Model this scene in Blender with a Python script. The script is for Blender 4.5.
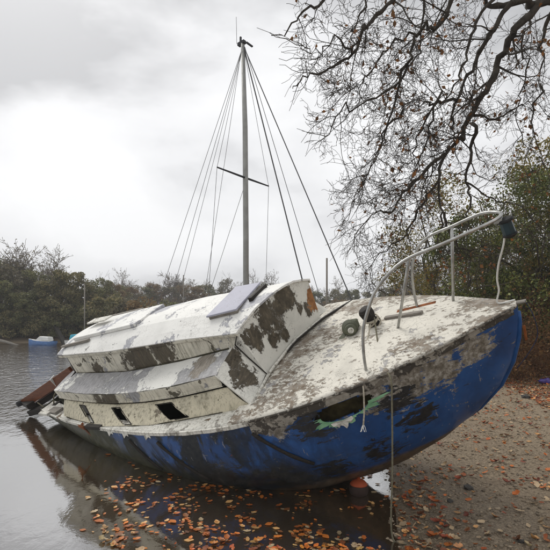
import bpy, bmesh, math, random
import numpy as np
from mathutils import Vector, Matrix, noise as mnoise

# ------------------------------------------------------------------ clear
for o in list(bpy.data.objects): bpy.data.objects.remove(o, do_unlink=True)
scn = bpy.context.scene
col = scn.collection
R = math.radians
rng = random.Random(7)
nrg = np.random.default_rng(11)

# ------------------------------------------------------------------ camera
CAMH = 1.803
cd = bpy.data.cameras.new('camera'); cam = bpy.data.objects.new('camera', cd); col.objects.link(cam)
cam.location = (0, 0, CAMH); cam.rotation_euler = (R(90), 0, 0)
cd.sensor_width = 36; cd.lens = 420/550*36; cd.shift_y = (318-275)/550
cd.clip_start = .05; cd.clip_end = 2000
scn.camera = cam
scn.render.resolution_x = 1024; scn.render.resolution_y = 1024

# ------------------------------------------------------------------ sky, sun, exposure
SUN_EL, SUN_AZ = 52, -38          # degrees; azimuth measured from +Y towards +X
w = bpy.data.worlds.new('World'); scn.world = w; w.use_nodes = True
nt = w.node_tree; nt.nodes.clear()
def N(t, kind, **kw):
    n = t.nodes.new(kind)
    for k, v in kw.items(): setattr(n, k, v)
    return n
out = N(nt, 'ShaderNodeOutputWorld'); bg = N(nt, 'ShaderNodeBackground')
sky = N(nt, 'ShaderNodeTexSky', sky_type='NISHITA', sun_disc=False)
sky.sun_elevation = R(SUN_EL); sky.sun_rotation = R(SUN_AZ); sky.dust_density = 6; sky.air_density = 1.0
hsv = N(nt, 'ShaderNodeHueSaturation'); hsv.inputs['Saturation'].default_value = .12; hsv.inputs['Value'].default_value = .10
nt.links.new(sky.outputs[0], hsv.inputs['Color'])
tc = N(nt, 'ShaderNodeTexCoord'); mp = N(nt, 'ShaderNodeMapping')
mp.inputs['Scale'].default_value = (1, 1, 1.9); mp.inputs['Location'].default_value = (-6.754, 1.692, -4.705)
n1 = N(nt, 'ShaderNodeTexNoise'); n1.inputs['Scale'].default_value = 1.9; n1.inputs['Detail'].default_value = 6; n1.inputs['Roughness'].default_value = .5
n1.inputs['Distortion'].default_value = .15
nt.links.new(tc.outputs['Generated'], mp.inputs['Vector']); nt.links.new(mp.outputs[0], n1.inputs['Vector'])
rp = N(nt, 'ShaderNodeValToRGB')
e = rp.color_ramp.elements
e[0].position = .36; e[0].color = (.44, .445, .46, 1)
e[1].position = .60; e[1].color = (.86, .865, .875, 1)
m = e.new(.49); m.color = (.76, .765, .78, 1)
nt.links.new(n1.outputs['Fac'], rp.inputs['Fac'])
mx = N(nt, 'ShaderNodeMixRGB'); mx.inputs['Fac'].default_value = .88
nt.links.new(hsv.outputs[0], mx.inputs['Color1']); nt.links.new(rp.outputs[0], mx.inputs['Color2'])
nt.links.new(mx.outputs[0], bg.inputs['Color']); bg.inputs['Strength'].default_value = 1.0
nt.links.new(bg.outputs[0], out.inputs['Surface'])

sl = bpy.data.lights.new('sun', 'SUN'); so = bpy.data.objects.new('sun', sl); col.objects.link(so)
sl.energy = 1.3; sl.angle = R(25); sl.color = (1, .97, .92)
az, el = R(SUN_AZ), R(SUN_EL)
sd = Vector((math.sin(az)*math.cos(el), math.cos(az)*math.cos(el), math.sin(el)))
so.rotation_euler = (-sd).to_track_quat('-Z', 'Y').to_euler()
scn.view_settings.view_transform = 'Standard'; scn.view_settings.look = 'None'
scn.view_settings.exposure = 0.30; scn.view_settings.gamma = 1; scn.view_settings.use_curve_mapping = False
scn.render.engine = 'CYCLES'
scn.cycles.max_bounces = 5; scn.cycles.diffuse_bounces = 3; scn.cycles.transparent_max_bounces = 6

# ------------------------------------------------------------------ material helpers
class Mat:
    def __init__(s, name, rough=.6, spec=.3):
        s.m = bpy.data.materials.new(name); s.m.use_nodes = True
        s.t = s.m.node_tree; s.b = s.t.nodes['Principled BSDF']
        s.b.inputs['Roughness'].default_value = rough; s.b.inputs['Specular IOR Level'].default_value = spec
        s._tc = None
    def n(s, kind, **kw): return N(s.t, kind, **kw)
    def l(s, a, b): s.t.links.new(a, b)
    def obj(s):
        if s._tc is None: s._tc = s.n('ShaderNodeTexCoord')
        return s._tc.outputs['Object']
    def geo(s): return s.n('ShaderNodeNewGeometry').outputs['Position']
    def mapping(s, vec, scale=(1,1,1), loc=(0,0,0), rot=(0,0,0)):
        mpn = s.n('ShaderNodeMapping'); mpn.inputs['Scale'].default_value = scale; mpn.inputs['Location'].default_value = loc; mpn.inputs['Rotation'].default_value = rot
        s.l(vec, mpn.inputs['Vector']); return mpn.outputs[0]
    def noise(s, vec, scale, detail=5, rough=.55, dist=0):
        n = s.n('ShaderNodeTexNoise'); n.inputs['Scale'].default_value = scale; n.inputs['Detail'].default_value = detail
        n.inputs['Roughness'].default_value = rough; n.inputs['Distortion'].default_value = dist
        s.l(vec, n.inputs['Vector']); return n.outputs['Fac']
    def step(s, v, a, b):       # smooth 0..1 between a and b
        n = s.n('ShaderNodeMapRange'); n.inputs['From Min'].default_value = a; n.inputs['From Max'].default_value = b
        s.l(v, n.inputs['Value']); return n.outputs[0]
    def math(s, op, a, b=None):
        n = s.n('ShaderNodeMath', operation=op)
        for i, v in enumerate((a, b)):
            if v is None: continue
            if isinstance(v, (int, float)): n.inputs[i].default_value = v
            else: s.l(v, n.inputs[i])
        return n.outputs[0]
    def mix(s, fac, a, b, mode='MIX'):
        n = s.n('ShaderNodeMixRGB', blend_type=mode)
        for i, v in ((0, fac), (1, a), (2, b)):
            if isinstance(v, (int, float)): n.inputs[i].default_value = v
            elif isinstance(v, tuple): n.inputs[i].default_value = v + (1,) if len(v) == 3 else v
            else: s.l(v, n.inputs[i])
        return n.outputs[0]
    def ramp(s, fac, stops):
        n = s.n('ShaderNodeValToRGB'); el = n.color_ramp.elements
        el[0].position, el[0].color = stops[0][0], stops[0][1] + (1,)
        el[1].position, el[1].color = stops[-1][0], stops[-1][1] + (1,)
        for p, c in stops[1:-1]:
            q = el.new(p); q.color = c + (1,)
        s.l(fac, n.inputs['Fac']); return n.outputs[0]
    def bump(s, h, strength=.5, dist=.01, prev=None):
        n = s.n('ShaderNodeBump'); n.inputs['Strength'].default_value = strength; n.inputs['Distance'].default_value = dist
        s.l(h, n.inputs['Height'])
        if prev is not None: s.l(prev, n.inputs['Normal'])
        s.l(n.outputs[0], s.b.inputs['Normal']); return n.outputs[0]
    def color(s, c):
        if isinstance(c, tuple): s.b.inputs['Base Color'].default_value = c + (1,)
        else: s.l(c, s.b.inputs['Base Color'])
    def blob(s, vec, centre, rad, wob, soft=.05):    # 1 inside an uneven patch round a point of the object
        d = s.n('ShaderNodeVectorMath', operation='DISTANCE'); s.l(vec, d.inputs[0]); d.inputs[1].default_value = centre
        a = s.math('ADD', d.outputs['Value'], s.math('MULTIPLY', s.math('SUBTRACT', wob, .5), -rad*4.2))
        return s.step(a, rad+soft*rad, rad-soft*rad)

def plain(name, c, rough=.6, spec=.3, metal=0, var=.25, scale=6, bump=.2):
    M = Mat(name, rough, spec); v = M.obj(); f = M.noise(v, scale, 6, .6)
    M.color(M.ramp(f, [(.3, tuple(x*(1-var) for x in c)), (.7, tuple(min(1, x*(1+var)) for x in c))]))
    M.b.inputs['Metallic'].default_value = metal
    if bump: M.bump(M.noise(v, scale*6, 4), bump, .004)
    return M.m

def peel(name, paint, coats, fine=0, dirt=.35, blobs=(), rough=.55, flake=26, streak=None):
    """weathered paint: coats = [(scale, threshold, colour)] bare layers, blobs = [(centre, radius, colour)]"""
    M = Mat(name, rough, .25); v = M.obj()
    warp = M.math('ADD', M.math('MULTIPLY', M.noise(M.mapping(v, scale=(1, 1, .55)), 6, 9, .72), .8), M.math('MULTIPLY', M.noise(v, 24, 4, .7), .2))
    f0 = M.noise(v, 3.2, 8, .6)
    c = M.ramp(f0, [(.25, tuple(x*(1-dirt) for x in paint)), (.5, paint), (.8, tuple(min(1, x*1.05) for x in paint))])
    hgt = M.math('MULTIPLY', f0, .1)
    # hairline cracks in the paint
    vo = M.n('ShaderNodeTexVoronoi', feature='DISTANCE_TO_EDGE'); vo.inputs['Scale'].default_value = 14
    wv = M.n('ShaderNodeVectorMath', operation='ADD'); sc = M.n('ShaderNodeVectorMath', operation='SCALE'); sc.inputs['Scale'].default_value = .16
    nn = M.n('ShaderNodeTexNoise'); nn.inputs['Scale'].default_value = 7; nn.inputs['Detail'].default_value = 5; M.l(v, nn.inputs['Vector'])
    M.l(nn.outputs['Color'], sc.inputs[0]); M.l(v, wv.inputs[0]); M.l(sc.outputs[0], wv.inputs[1]); M.l(wv.outputs[0], vo.inputs['Vector'])
    crack = M.math('MULTIPLY', M.step(vo.outputs['Distance'], .035, .0), M.step(M.noise(v, 2.1, 3), .45, .6))
    c = M.mix(M.math('MULTIPLY', crack, .55), c, (.12, .11, .09))
    # speckled grime
    sp = M.noise(v, 60, 4, .7)
    c = M.mix(M.math('MULTIPLY', M.step(sp, .60, .72), .55), c, (.10, .095, .075))
    for i, (scale, th, cc) in enumerate(coats):
        a = M.noise(M.mapping(v, loc=(i*3.7, i*1.3, i*5.1)), scale, 9, .66, .3)
        fm = M.math('ADD', a, M.math('MULTIPLY', M.math('SUBTRACT', M.noise(v, flake, 3, .5), .5), .16))
        k = M.step(fm, th, th+.012)
        under = M.ramp(M.noise(v, 22, 7, .7), [(.3, tuple(x*.6 for x in cc)), (.7, tuple(x*1.25 for x in cc))])
        c = M.mix(k, c, under); hgt = M.math('SUBTRACT', hgt, k)
    for cen, rad, cc in blobs:
        dd = M.n('ShaderNodeVectorMath', operation='DISTANCE'); M.l(v, dd.inputs[0]); dd.inputs[1].default_value = cen; zo = M.step(dd.outputs['Value'], rad*1.9, rad*.25); fz_ = M.math('ADD', warp, M.math('MULTIPLY', zo, .30)); on = M.step(zo, 0, .08); k = M.math('MULTIPLY', M.step(fz_, .655, .668), on); k2 = M.math('MULTIPLY', M.step(fz_, .635, .655), on); c = M.mix(M.math('MULTIPLY', k2, .5), c, tuple(.45*q+.5*w_ for q, w_ in zip(paint, (.55, .53, .5)))); hgt = M.math('ADD', hgt, M.math('MULTIPLY', k2, .6))
        grain = M.noise(M.mapping(v, scale=(7, 1.2, 1.2), rot=(0, R(20), R(15))), 9, 8, .75)
        under = M.ramp(grain, [(.28, tuple(x*.35 for x in cc)), (.55, tuple(x*1.1 for x in cc)), (.75, tuple(min(.5, x*2.6) for x in cc))])
        c = M.mix(k, c, under); hgt = M.math('SUBTRACT', hgt, k)
    if fine:
        a = M.math('ADD', M.math('MULTIPLY', M.noise(M.mapping(v, scale=(1, 1.6, 1)), fine, 8, .78), .62), M.math('MULTIPLY', M.noise(M.mapping(v, scale=(1, 1.3, 1)), fine*.28, 7, .7), .38))
        b = M.noise(v, 1.7, 4)
        k = M.step(M.math('ADD', a, M.math('MULTIPLY', M.math('SUBTRACT', b, .5), .55)), .53, .55)
        c = M.mix(k, c, M.ramp(M.noise(v, 11, 6), [(.3, (.15, .11, .075)), (.5, (.27, .225, .175)), (.7, (.42, .385, .34))])); hgt = M.math('SUBTRACT', hgt, k)
    if streak:
        k = M.step(M.noise(M.mapping(v, scale=streak), 5, 7, .65), .50, .68)
        c = M.mix(M.math('MULTIPLY', k, .72), c, (.13, .115, .07))
        k = M.step(M.noise(M.mapping(v, scale=tuple(q*1.7 for q in streak), loc=(4, 2, 1)), 4, 7, .7), .60, .70)
        c = M.mix(M.math('MULTIPLY', k, .6), c, (.16, .075, .03))
    M.color(c); M.bump(hgt, .8, .004)
    return M.m

def leafmat(name, cols, trans=.35, rough=.55):
    M = Mat(name, rough, .3)
    g = M.n('ShaderNodeNewGeometry')
    stops = [(i/(len(cols)-1) if len(cols) > 1 else 0, c) for i, c in enumerate(cols)]
    M.color(M.ramp(g.outputs['Random Per Island'], stops))
    if trans:
        tr = M.n('ShaderNodeBsdfTranslucent'); M.l(M.b.inputs['Base Color'].links[0].from_socket, tr.inputs['Color'])
        ms = M.n('ShaderNodeMixShader'); ms.inputs[0].default_value = trans
        M.l(M.b.outputs[0], ms.inputs[1]); M.l(tr.outputs[0], ms.inputs[2])
        M.l(ms.outputs[0], M.t.nodes['Material Output'].inputs['Surface'])
    return M.m

# ------------------------------------------------------------------ mesh helpers
class MB:
    def __init__(s): s.v = []; s.f = []
    def add(s, vs, fs):
        o = len(s.v); s.v += [tuple(v) for v in vs]; s.f += [tuple(i+o for i in f) for f in fs]
    def hexa(s, c8):   # 8 corners: bottom 4 ccw, top 4 ccw
        s.add(c8, [(3,2,1,0), (4,5,6,7), (0,1,5,4), (1,2,6,5), (2,3,7,6), (3,0,4,7)])
    def box(s, c, size, M=None):
        hx, hy, hz = (q/2 for q in size)
        p = [Vector((sx*hx, sy*hy, sz*hz)) for sz in (-1,1) for sx, sy in ((-1,-1),(1,-1),(1,1),(-1,1))]
        if M is not None: p = [M @ q for q in p]
        s.hexa([q+Vector(c) for q in p])
    def bar(s, a, b, w, h, up=(0,0,1), taper=1):
        a, b = Vector(a), Vector(b); d = (b-a).normalized(); sd = d.cross(Vector(up)).normalized(); u = sd.cross(d)
        def q(p, k): return [p-sd*w/2*k-u*h/2*k, p+sd*w/2*k-u*h/2*k, p+sd*w/2*k+u*h/2*k, p-sd*w/2*k+u*h/2*k]
        A, B_ = q(a, 1), q(b, taper)
        s.add(A+B_, [(0,1,2,3), (7,6,5,4), (0,4,5,1), (1,5,6,2), (2,6,7,3), (3,7,4,0)])
    def tube(s, pts, r, sides=8, cap=True):
        pts = [Vector(p) for p in pts]; n = len(pts)
        rr = r if isinstance(r, (list, tuple)) else [r]*n
        t0 = (pts[1]-pts[0]).normalized(); u = t0.orthogonal().normalized()
        vs = []
        for i in range(n):
            t = (pts[min(i+1, n-1)]-pts[max(i-1, 0)])
            t = t.normalized() if t.length > 1e-9 else t0
            u = (u - t*u.dot(t)); u = u.normalized() if u.length > 1e-6 else t.orthogonal().normalized()
            b = t.cross(u)
            for k in range(sides):
                a = 2*math.pi*k/sides; vs.append(pts[i]+(u*math.cos(a)+b*math.sin(a))*rr[i])
        fs = [(i*sides+k, i*sides+(k+1) % sides, (i+1)*sides+(k+1) % sides, (i+1)*sides+k) for i in range(n-1) for k in range(sides)]
        if cap: fs += [tuple(reversed(range(sides))), tuple((n-1)*sides+k for k in range(sides))]
        s.add(vs, fs)
    def grid(s, rows, keep=None):
        nu, nv = len(rows), len(rows[0])
        vs = [p for r_ in rows for p in r_]
        fs = [(i*nv+j, i*nv+j+1, (i+1)*nv+j+1, (i+1)*nv+j) for i in range(nu-1) for j in range(nv-1) if keep is None or keep(i, j)]
        s.add(vs, fs)
    def lathe(s, prof, seg=20, M=None):
        vs = []
        for r_, z in prof:
            for k in range(seg):
                a = 2*math.pi*k/seg; q = Vector((r_*math.cos(a), r_*math.sin(a), z)); vs.append(M @ q if M is not None else q)
        n = len(prof)
        fs = [(i*seg+k, i*seg+(k+1) % seg, (i+1)*seg+(k+1) % seg, (i+1)*seg+k) for i in range(n-1) for k in range(seg)]
        fs += [tuple(reversed(range(seg))), tuple((n-1)*seg+k for k in range(seg))]
        s.add(vs, fs)
    def mesh(s, name):
        me = bpy.data.meshes.new(name); me.from_pydata(s.v, [], s.f); me.update(); return me
    def build(s, name, mat, parent=None, smooth=False, bevel=0, solid=0, fix=True):
        me = s.mesh(name); return link(name, me, mat, parent, smooth, bevel, solid, fix)
def link(name, me, mat, parent=None, smooth=False, bevel=0, solid=0, fix=False):
    if mat is not None and not me.materials: me.materials.append(mat)
    if fix:
        bm = bmesh.new(); bm.from_mesh(me); bmesh.ops.remove_doubles(bm, verts=bm.verts, dist=1e-5)
        loose = [v for v in bm.verts if not v.link_faces]; bmesh.ops.delete(bm, geom=loose, context='VERTS')
        bmesh.ops.recalc_face_normals(bm, faces=bm.faces); bm.to_mesh(me); bm.free()
    if smooth: me.polygons.foreach_set('use_smooth', [True]*len(me.polygons))
    o = bpy.data.objects.new(name, me); col.objects.link(o)
    if parent is not None: o.parent = parent
    if solid:
        md = o.modifiers.new('solid', 'SOLIDIFY'); md.thickness = solid; md.offset = -1
    if bevel:
        md = o.modifiers.new('bevel', 'BEVEL'); md.width = bevel; md.segments = 2; md.limit_method = 'ANGLE'
    return o
def fastmesh(name, verts, faces4=None, faces3=None):
    me = bpy.data.meshes.new(name); nv = len(verts)
    f = faces4 if faces4 is not None else faces3; k = f.shape[1]
    me.vertices.add(nv); me.vertices.foreach_set('co', np.asarray(verts, np.float32).ravel())
    me.loops.add(f.size); me.loops.foreach_set('vertex_index', f.astype(np.int32).ravel())
    me.polygons.add(len(f)); me.polygons.foreach_set('loop_start', np.arange(0, f.size, k, dtype=np.int32))
    me.polygons.foreach_set('loop_total', np.full(len(f), k, np.int32))
    me.update(calc_edges=True); return me
def tag(o, label=None, cat=None, group=None, kind=None):
    if label: o['label'] = label
    if cat: o['category'] = cat
    if group: o['group'] = group
    if kind: o['kind'] = kind
    return o
def empty(name, loc=(0,0,0), rz=0, label=None, cat=None, group=None):
    o = bpy.data.objects.new(name, None); col.objects.link(o); o.location = loc; o.rotation_euler = (0, 0, rz)
    o.empty_display_size = .2
    return tag(o, label, cat, group)
def copy_tree(o, parent=None):
    c = o.copy(); col.objects.link(c); c.parent = parent
    for ch in list(o.children): copy_tree(ch, c)
    return c
def interp(x, xs, ys): return float(np.interp(x, xs, ys))
def spl(xs, ys):
    xs, ys = np.array(xs, float), np.array(ys, float); n = len(xs); h = np.diff(xs)
    A = np.zeros((n, n)); r = np.zeros(n); A[0,0] = A[-1,-1] = 1
    for i in range(1, n-1):
        A[i,i-1] = h[i-1]; A[i,i] = 2*(h[i-1]+h[i]); A[i,i+1] = h[i]; r[i] = 6*((ys[i+1]-ys[i])/h[i]-(ys[i]-ys[i-1])/h[i-1])
    Mm = np.linalg.solve(A, r)
    def f(t):
        i = int(min(max(np.searchsorted(xs, t)-1, 0), n-2)); d = t-xs[i]; hh = h[i]
        return float(ys[i]+d*((ys[i+1]-ys[i])/hh-hh*(2*Mm[i]+Mm[i+1])/6)+d*d*Mm[i]/2+d**3*(Mm[i+1]-Mm[i])/(6*hh))
    return f
def catmull(pts, k=6):
    P = [Vector(p) for p in pts]; P = [P[0]*2-P[1]]+P+[P[-1]*2-P[-2]]; o = []
    for i in range(1, len(P)-2):
        a, b, c, d = P[i-1:i+3]
        for j in range(k):
            t = j/k; o.append(.5*((2*b)+(c-a)*t+(2*a-5*b+4*c-d)*t*t+(3*b-a-3*c+d)*t**3))
    o.append(P[-2]); return o

# ------------------------------------------------------------------ terrain
def shore_x(Y):      # waterline of the beach on the right
    return interp(Y, [-30, 0, 3.5, 5.4, 8, 12, 18, 30, 45, 60], [-3.0, .25, 1.02, 1.42, 2.0, 3.0, 4.4, 6.5, 7, 2])
def far_y(X):        # waterline of the bank across the creek
    return interp(X, [-200, -60, -22, -15, -11, -8, -2, 6, 200], [24, 27, 29.5, 30.5, 34, 46, 62, 64, 64])
def ground_z(X, Y):
    d = X-shore_x(Y)
    if Y > 45: d -= (Y-45)*.5
    n = mnoise.noise(Vector((X*.45, Y*.45, 0)))*.035+mnoise.noise(Vector((X*1.7, Y*1.7, 3)))*.012
    if d > 0: a = .055*d+min(d, 1)*n + .28*max(0, d-4.2) - .22*max(0, d-9)
    else: a = max(.11*d, -.75)+n*min(1, -d)*.6
    e_ = Y-far_y(X)
    b = -.75 if e_ < -6 else (.12*e_ if e_ < 0 else min(.22*e_, .8)+.03*max(0, e_-4))
    if e_ > 0: b += mnoise.noise(Vector((X*.06, Y*.06, 9)))*min(1.2, e_*.1)
    return max(a, b)
M = Mat('gravel and mud', .75, .3); v = M.geo()
g1 = M.noise(v, 1.1, 6, .6); g2 = M.noise(v, 38, 5, .65); g3 = M.noise(v, 140, 3, .6)
c = M.ramp(g2, [(.3, (.105, .078, .050)), (.5, (.225, .172, .113)), (.7, (.37, .295, .20))])
c = M.mix(M.step(g3, .58, .66), c, (.40, .33, .25))
c = M.mix(M.math('MULTIPLY', M.step(g1, .5, .75), .5), c, (.15, .105, .07))
sx = M.n('ShaderNodeSeparateXYZ'); M.l(v, sx.inputs[0])
wet = M.step(M.math('ADD', sx.outputs['Z'], M.math('MULTIPLY', M.math('SUBTRACT', M.noise(v, 2.3, 4), .5), .06)), .075, .012)
c = M.mix(M.math('MULTIPLY', wet, .4), c, M.mix(.6, c, (.035, .026, .018)))
soil = M.step(sx.outputs['Z'], .20, .42)
c = M.mix(soil, c, M.ramp(M.noise(v, 9, 7, .7), [(.3, (.09, .05, .022)), (.55, (.21, .105, .042)), (.75, (.32, .175, .075))]))
M.color(c); M.l(M.math('SUBTRACT', .82, M.math('MULTIPLY', wet, .5)), M.b.inputs['Roughness'])
vo = M.n('ShaderNodeTexVoronoi'); vo.inputs['Scale'].default_value = 55; M.l(v, vo.inputs['Vector'])
M.bump(M.math('ADD', M.math('MULTIPLY', vo.outputs['Distance'], -.7), M.math('MULTIPLY', g2, .8)), .75, .018)
def axis(lo, a, b, hi, fine, grow):
    xs = list(np.arange(a, b, fine)); s_ = fine; x = xs[-1]
    while x < hi: s_ *= grow; x += s_; xs.append(x)
    s_ = fine; x = a
    while x > lo: s_ *= grow; x -= s_; xs.insert(0, x)
    return xs
gx = axis(-420, -5, 9, 420, .11, 1.13); gy = axis(-40, 1.5, 13, 700, .11, 1.1)
rows = [[(x, y, ground_z(x, y)) for y in gy] for x in gx]
m = MB(); m.grid(rows); g = m.build('ground', M.m, smooth=True, fix=False); tag(g, 'gravel beach and leaf strewn banks of the creek', kind='structure')
if g.data.polygons[0].normal.z < 0: g.data.flip_normals()

# water
M = Mat('creek water', .03, .5); v = M.geo()
sx = M.n('ShaderNodeSeparateXYZ'); M.l(v, sx.inputs[0])
far = M.step(sx.outputs['Y'], 6, 13)
r1 = M.noise(M.mapping(v, scale=(1, .55, 1)), 5.5, 4, .55, .6); r2 = M.noise(M.mapping(v, scale=(1, .6, 1)), 1.5, 3, .5, .4); r3 = M.noise(v, 22, 3)
hh = M.math('ADD', M.math('MULTIPLY', M.math('ADD', M.math('ADD', M.math('MULTIPLY', r1, .7), M.math('MULTIPLY', r2, .6)), M.math('MULTIPLY', M.noise(M.mapping(v, scale=(1, .5, 1)), 13, 3), .30)), far), M.math('ADD', M.math('MULTIPLY', r1, .035), M.math('MULTIPLY', r3, .008)))
bp = M.n('ShaderNodeBump'); bp.inputs['Strength'].default_value = .55; bp.inputs['Distance'].default_value = .13; M.l(hh, bp.inputs['Height'])
gl = M.n('ShaderNodeBsdfGlossy'); gl.inputs['Roughness'].default_value = .06; gl.inputs['Color'].default_value = (.93, .94, .95, 1); M.l(bp.outputs[0], gl.inputs['Normal'])
tr = M.n('ShaderNodeBsdfTransparent'); tr.inputs['Color'].default_value = (.42, .30, .18, 1)
df = M.n('ShaderNodeBsdfDiffuse'); df.inputs['Color'].default_value = (.12, .078, .040, 1)
m0 = M.n('ShaderNodeMixShader'); m0.inputs[0].default_value = .35; M.l(tr.outputs[0], m0.inputs[1]); M.l(df.outputs[0], m0.inputs[2])
fr = M.n('ShaderNodeFresnel'); fa = M.n('ShaderNodeMath', operation='ADD'); fa.inputs[1].default_value = .17; fr.inputs['IOR'].default_value = 3.6; M.l(bp.outputs[0], fr.inputs['Normal'])
m1 = M.n('ShaderNodeMixShader'); M.l(fr.outputs[0], fa.inputs[0]); M.l(fa.outputs[0], m1.inputs[0]); M.l(m0.outputs[0], m1.inputs[1]); M.l(gl.outputs[0], m1.inputs[2])
M.l(m1.outputs[0], M.t.nodes['Material Output'].inputs['Surface'])
m = MB(); m.grid([[(-400, -30, 0), (-400, 120, 0)], [(60, -30, 0), (60, 120, 0)]])
wo = m.build('water', M.m, fix=False); tag(wo, 'still brown creek water reflecting the pale sky', kind='structure')
if wo.data.polygons[0].normal.z < 0: wo.data.flip_normals()

# ------------------------------------------------------------------ materials of the wreck
CREAM = (.66, .625, .52)
DARKW = (.085, .070, .048)
GREY = (.33, .33, .345)
m_roof = peel('white roof paint', (.78, .77, .73), [(1.7, .555, (.42, .42, .44)), (6, .66, (.30, .29, .27))], dirt=.12)
m_side = peel('stained cream paint', CREAM, [(2.2, .60, GREY), (3.1, .605, (.10, .09, .065))], dirt=.4, streak=(5, 5, .6),
              blobs=[((3.0, -.6, .55), .33, DARKW), ((3.5, -.6, .62), .22, DARKW), ((1.9, -.6, .55), .12, DARKW), ((2.5, -1., .28), .16, DARKW), ((2.2, -1., .25), .12, DARKW), ((3.05, -1., .33), .13, GREY)])
m_low = peel('yellowed cream paint', (.62, .565, .42), [(2.6, .62, (.20, .17, .12)), (5, .66, (.10, .085, .06))], dirt=.4, streak=(5, 5, .5))
m_lroof = peel('peeling lower roof paint', (.74, .73, .68), [(1.5, .50, (.36, .355, .355)), (7, .68, (.25, .22, .18))], dirt=.15,
               blobs=[((1.8, -.85, .38), .35, (.37, .36, .36)), ((2.6, -.8, .38), .28, (.36, .355, .36)), ((4.2, -.75, .5), .16, (.26, .23, .19))])
m_front = peel('mouldy white front', (.68, .665, .60), [(3, .66, (.09, .08, .06))], dirt=.25,
               blobs=[((4.78, -.45, .60), .16, DARKW), ((4.85, -.2, .66), .19, DARKW), ((4.93, .1, .74), .17, DARKW), ((4.82, -.25, .42), .09, DARKW), ((4.85, -.05, .36), .06, DARKW),
                      ((4.7, -.78, .34), .15, DARKW), ((4.6, -.72, .5), .10, DARKW), ((4.98, .42, .42), .09, DARKW), ((4.98, .3, .5), .07, DARKW), ((5.0, .62, .48), .14, (.30, .13, .045)), ((5.0, .8, .36), .12, (.26, .11, .04))])
m_deck = peel('flaking foredeck paint', (.70, .665, .58), [(3.5, .63, (.34, .29, .23)), (2.2, .60, (.40, .385, .37))], fine=19, dirt=.25, rough=.7)
m_gun = peel('worn white gunwale', (.69, .67, .60), [(4, .57, (.36, .34, .30)), (3, .66, (.14, .09, .05))], dirt=.35, streak=(6, 6, 1))
m_strake = peel('bare weathered strake', (.06, .052, .042), [(5, .50, (.30, .275, .23)), (14, .56, (.17, .15, .12))], dirt=.4, rough=.8)
def wood(name, c, rough=.7):
    M = Mat(name, rough, .25); v = M.obj()
    f = M.noise(M.mapping(v, scale=(1.2, 14, 14)), 4, 8, .65)
    M.color(M.ramp(f, [(.3, tuple(x*.45 for x in c)), (.6, c), (.8, tuple(min(1, x*1.5) for x in c))])); M.bump(f, .6, .006)
    return M.m
m_rust = wood('red brown varnished timber', (.17, .055, .02), .45)
m_grey = wood('grey weathered timber', (.27, .245, .21))
m_dkwood = wood('black rotten timber', (.03, .025, .02))
m_steel = plain('dull stainless tube', (.42, .42, .40), .38, .5, .75, .3, 12, .15)
m_rope = plain('pale rope', (.42, .38, .30), .9, .1, 0, .3, 60, .5)
m_dkrope = plain('greenish rope', (.16, .145, .10), .9, .1, 0, .3, 60, .5)
m_white = plain('white plastic', (.72, .72, .68), .5, .3, 0, .15, 8, .1)
m_black = plain('black rubber', (.02, .02, .02), .7, .3)
m_rusty = plain('rusty iron', (.20, .065, .02), .85, .2, 0, .6, 14, .6)
m_teal = plain('dark teal lantern plastic', (.012, .035, .045), .35, .5, 0, .3, 8, .1)
m_hatch = peel('lilac grey hatch panel', (.40, .40, .47), [(5, .66, (.27, .27, .29))], dirt=.15)
m_grime = plain('mossy black grime', (.055, .05, .032), .9, .1, 0, .6, 20, .6)
m_dark = plain('interior shade colour', (.03, .027, .022), .9, .1)  # near-black colour standing for the shade inside the cabin

# hull paint
M = Mat('scuffed blue hull paint', .42, .4); v = M.obj()
sep = M.n('ShaderNodeSeparateXYZ'); M.l(v, sep.inputs[0])
f = M.noise(v, 2.4, 7, .62)
c = M.ramp(f, [(.28, (.008, .034, .110)), (.48, (.012, .062, .205)), (.72, (.020, .10, .31))])
dk = M.step(M.noise(M.mapping(v, scale=(1.0, 1, .55), rot=(0, R(-28), 0)), 2.6, 8, .62, .5), .46, .53)
low = M.step(M.math('ADD', sep.outputs['X'], M.math('MULTIPLY', M.noise(v, 3, 5), 1.2)), 6.4, 5.3)
c = M.mix(M.math('MULTIPLY', dk, M.math('ADD', M.math('MULTIPLY', low, .93), .05)), c, M.ramp(M.noise(v, 13, 6, .7), [(.35, (.006, .010, .014)), (.7, (.03, .032, .03))]))
sc2 = M.noise(M.mapping(v, scale=(2.2, 2.2, .5), rot=(0, R(14), 0)), 9, 6, .7)
c = M.mix(M.math('MULTIPLY', M.step(sc2, .635, .66), .8), c, (.26, .25, .24))
chip = M.step(M.noise(v, 7, 9, .72), .655, .665)
c = M.mix(chip, c, M.ramp(M.noise(v, 20, 5), [(.35, (.03, .02, .015)), (.65, (.16, .12, .09))]))
# bare grey patch below the strake near the bow
pw = M.math('ADD', M.math('MULTIPLY', M.noise(M.mapping(v, scale=(1, 1, 1.5), rot=(0, R(-20), 0)), 5, 9, .75), .75), M.math('MULTIPLY', M.noise(v, 21, 5, .7), .25))
def zone(cens):
    z_ = None
    for cen, rad in cens:
        d_ = M.n('ShaderNodeVectorMath', operation='DISTANCE'); M.l(v, d_.inputs[0]); d_.inputs[1].default_value = cen
        q = M.step(d_.outputs['Value'], rad, rad*.25); z_ = q if z_ is None else M.math('MAXIMUM', z_, q)
    return z_
fl = M.noise(M.mapping(v, scale=(.8, .8, 1.7), rot=(0, R(-12), 0)), 8, 9, .75, .4)
k = M.step(M.math('ADD', fl, M.math('MULTIPLY', zone([((6.8, -.3, .12), .28), ((6.55, -.5, .06), .36), ((6.3, -.66, .03), .34), ((6.05, -.82, .04), .26), ((5.2, -1.15, -.02), .2)]), .26)), .63, .65)
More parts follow.
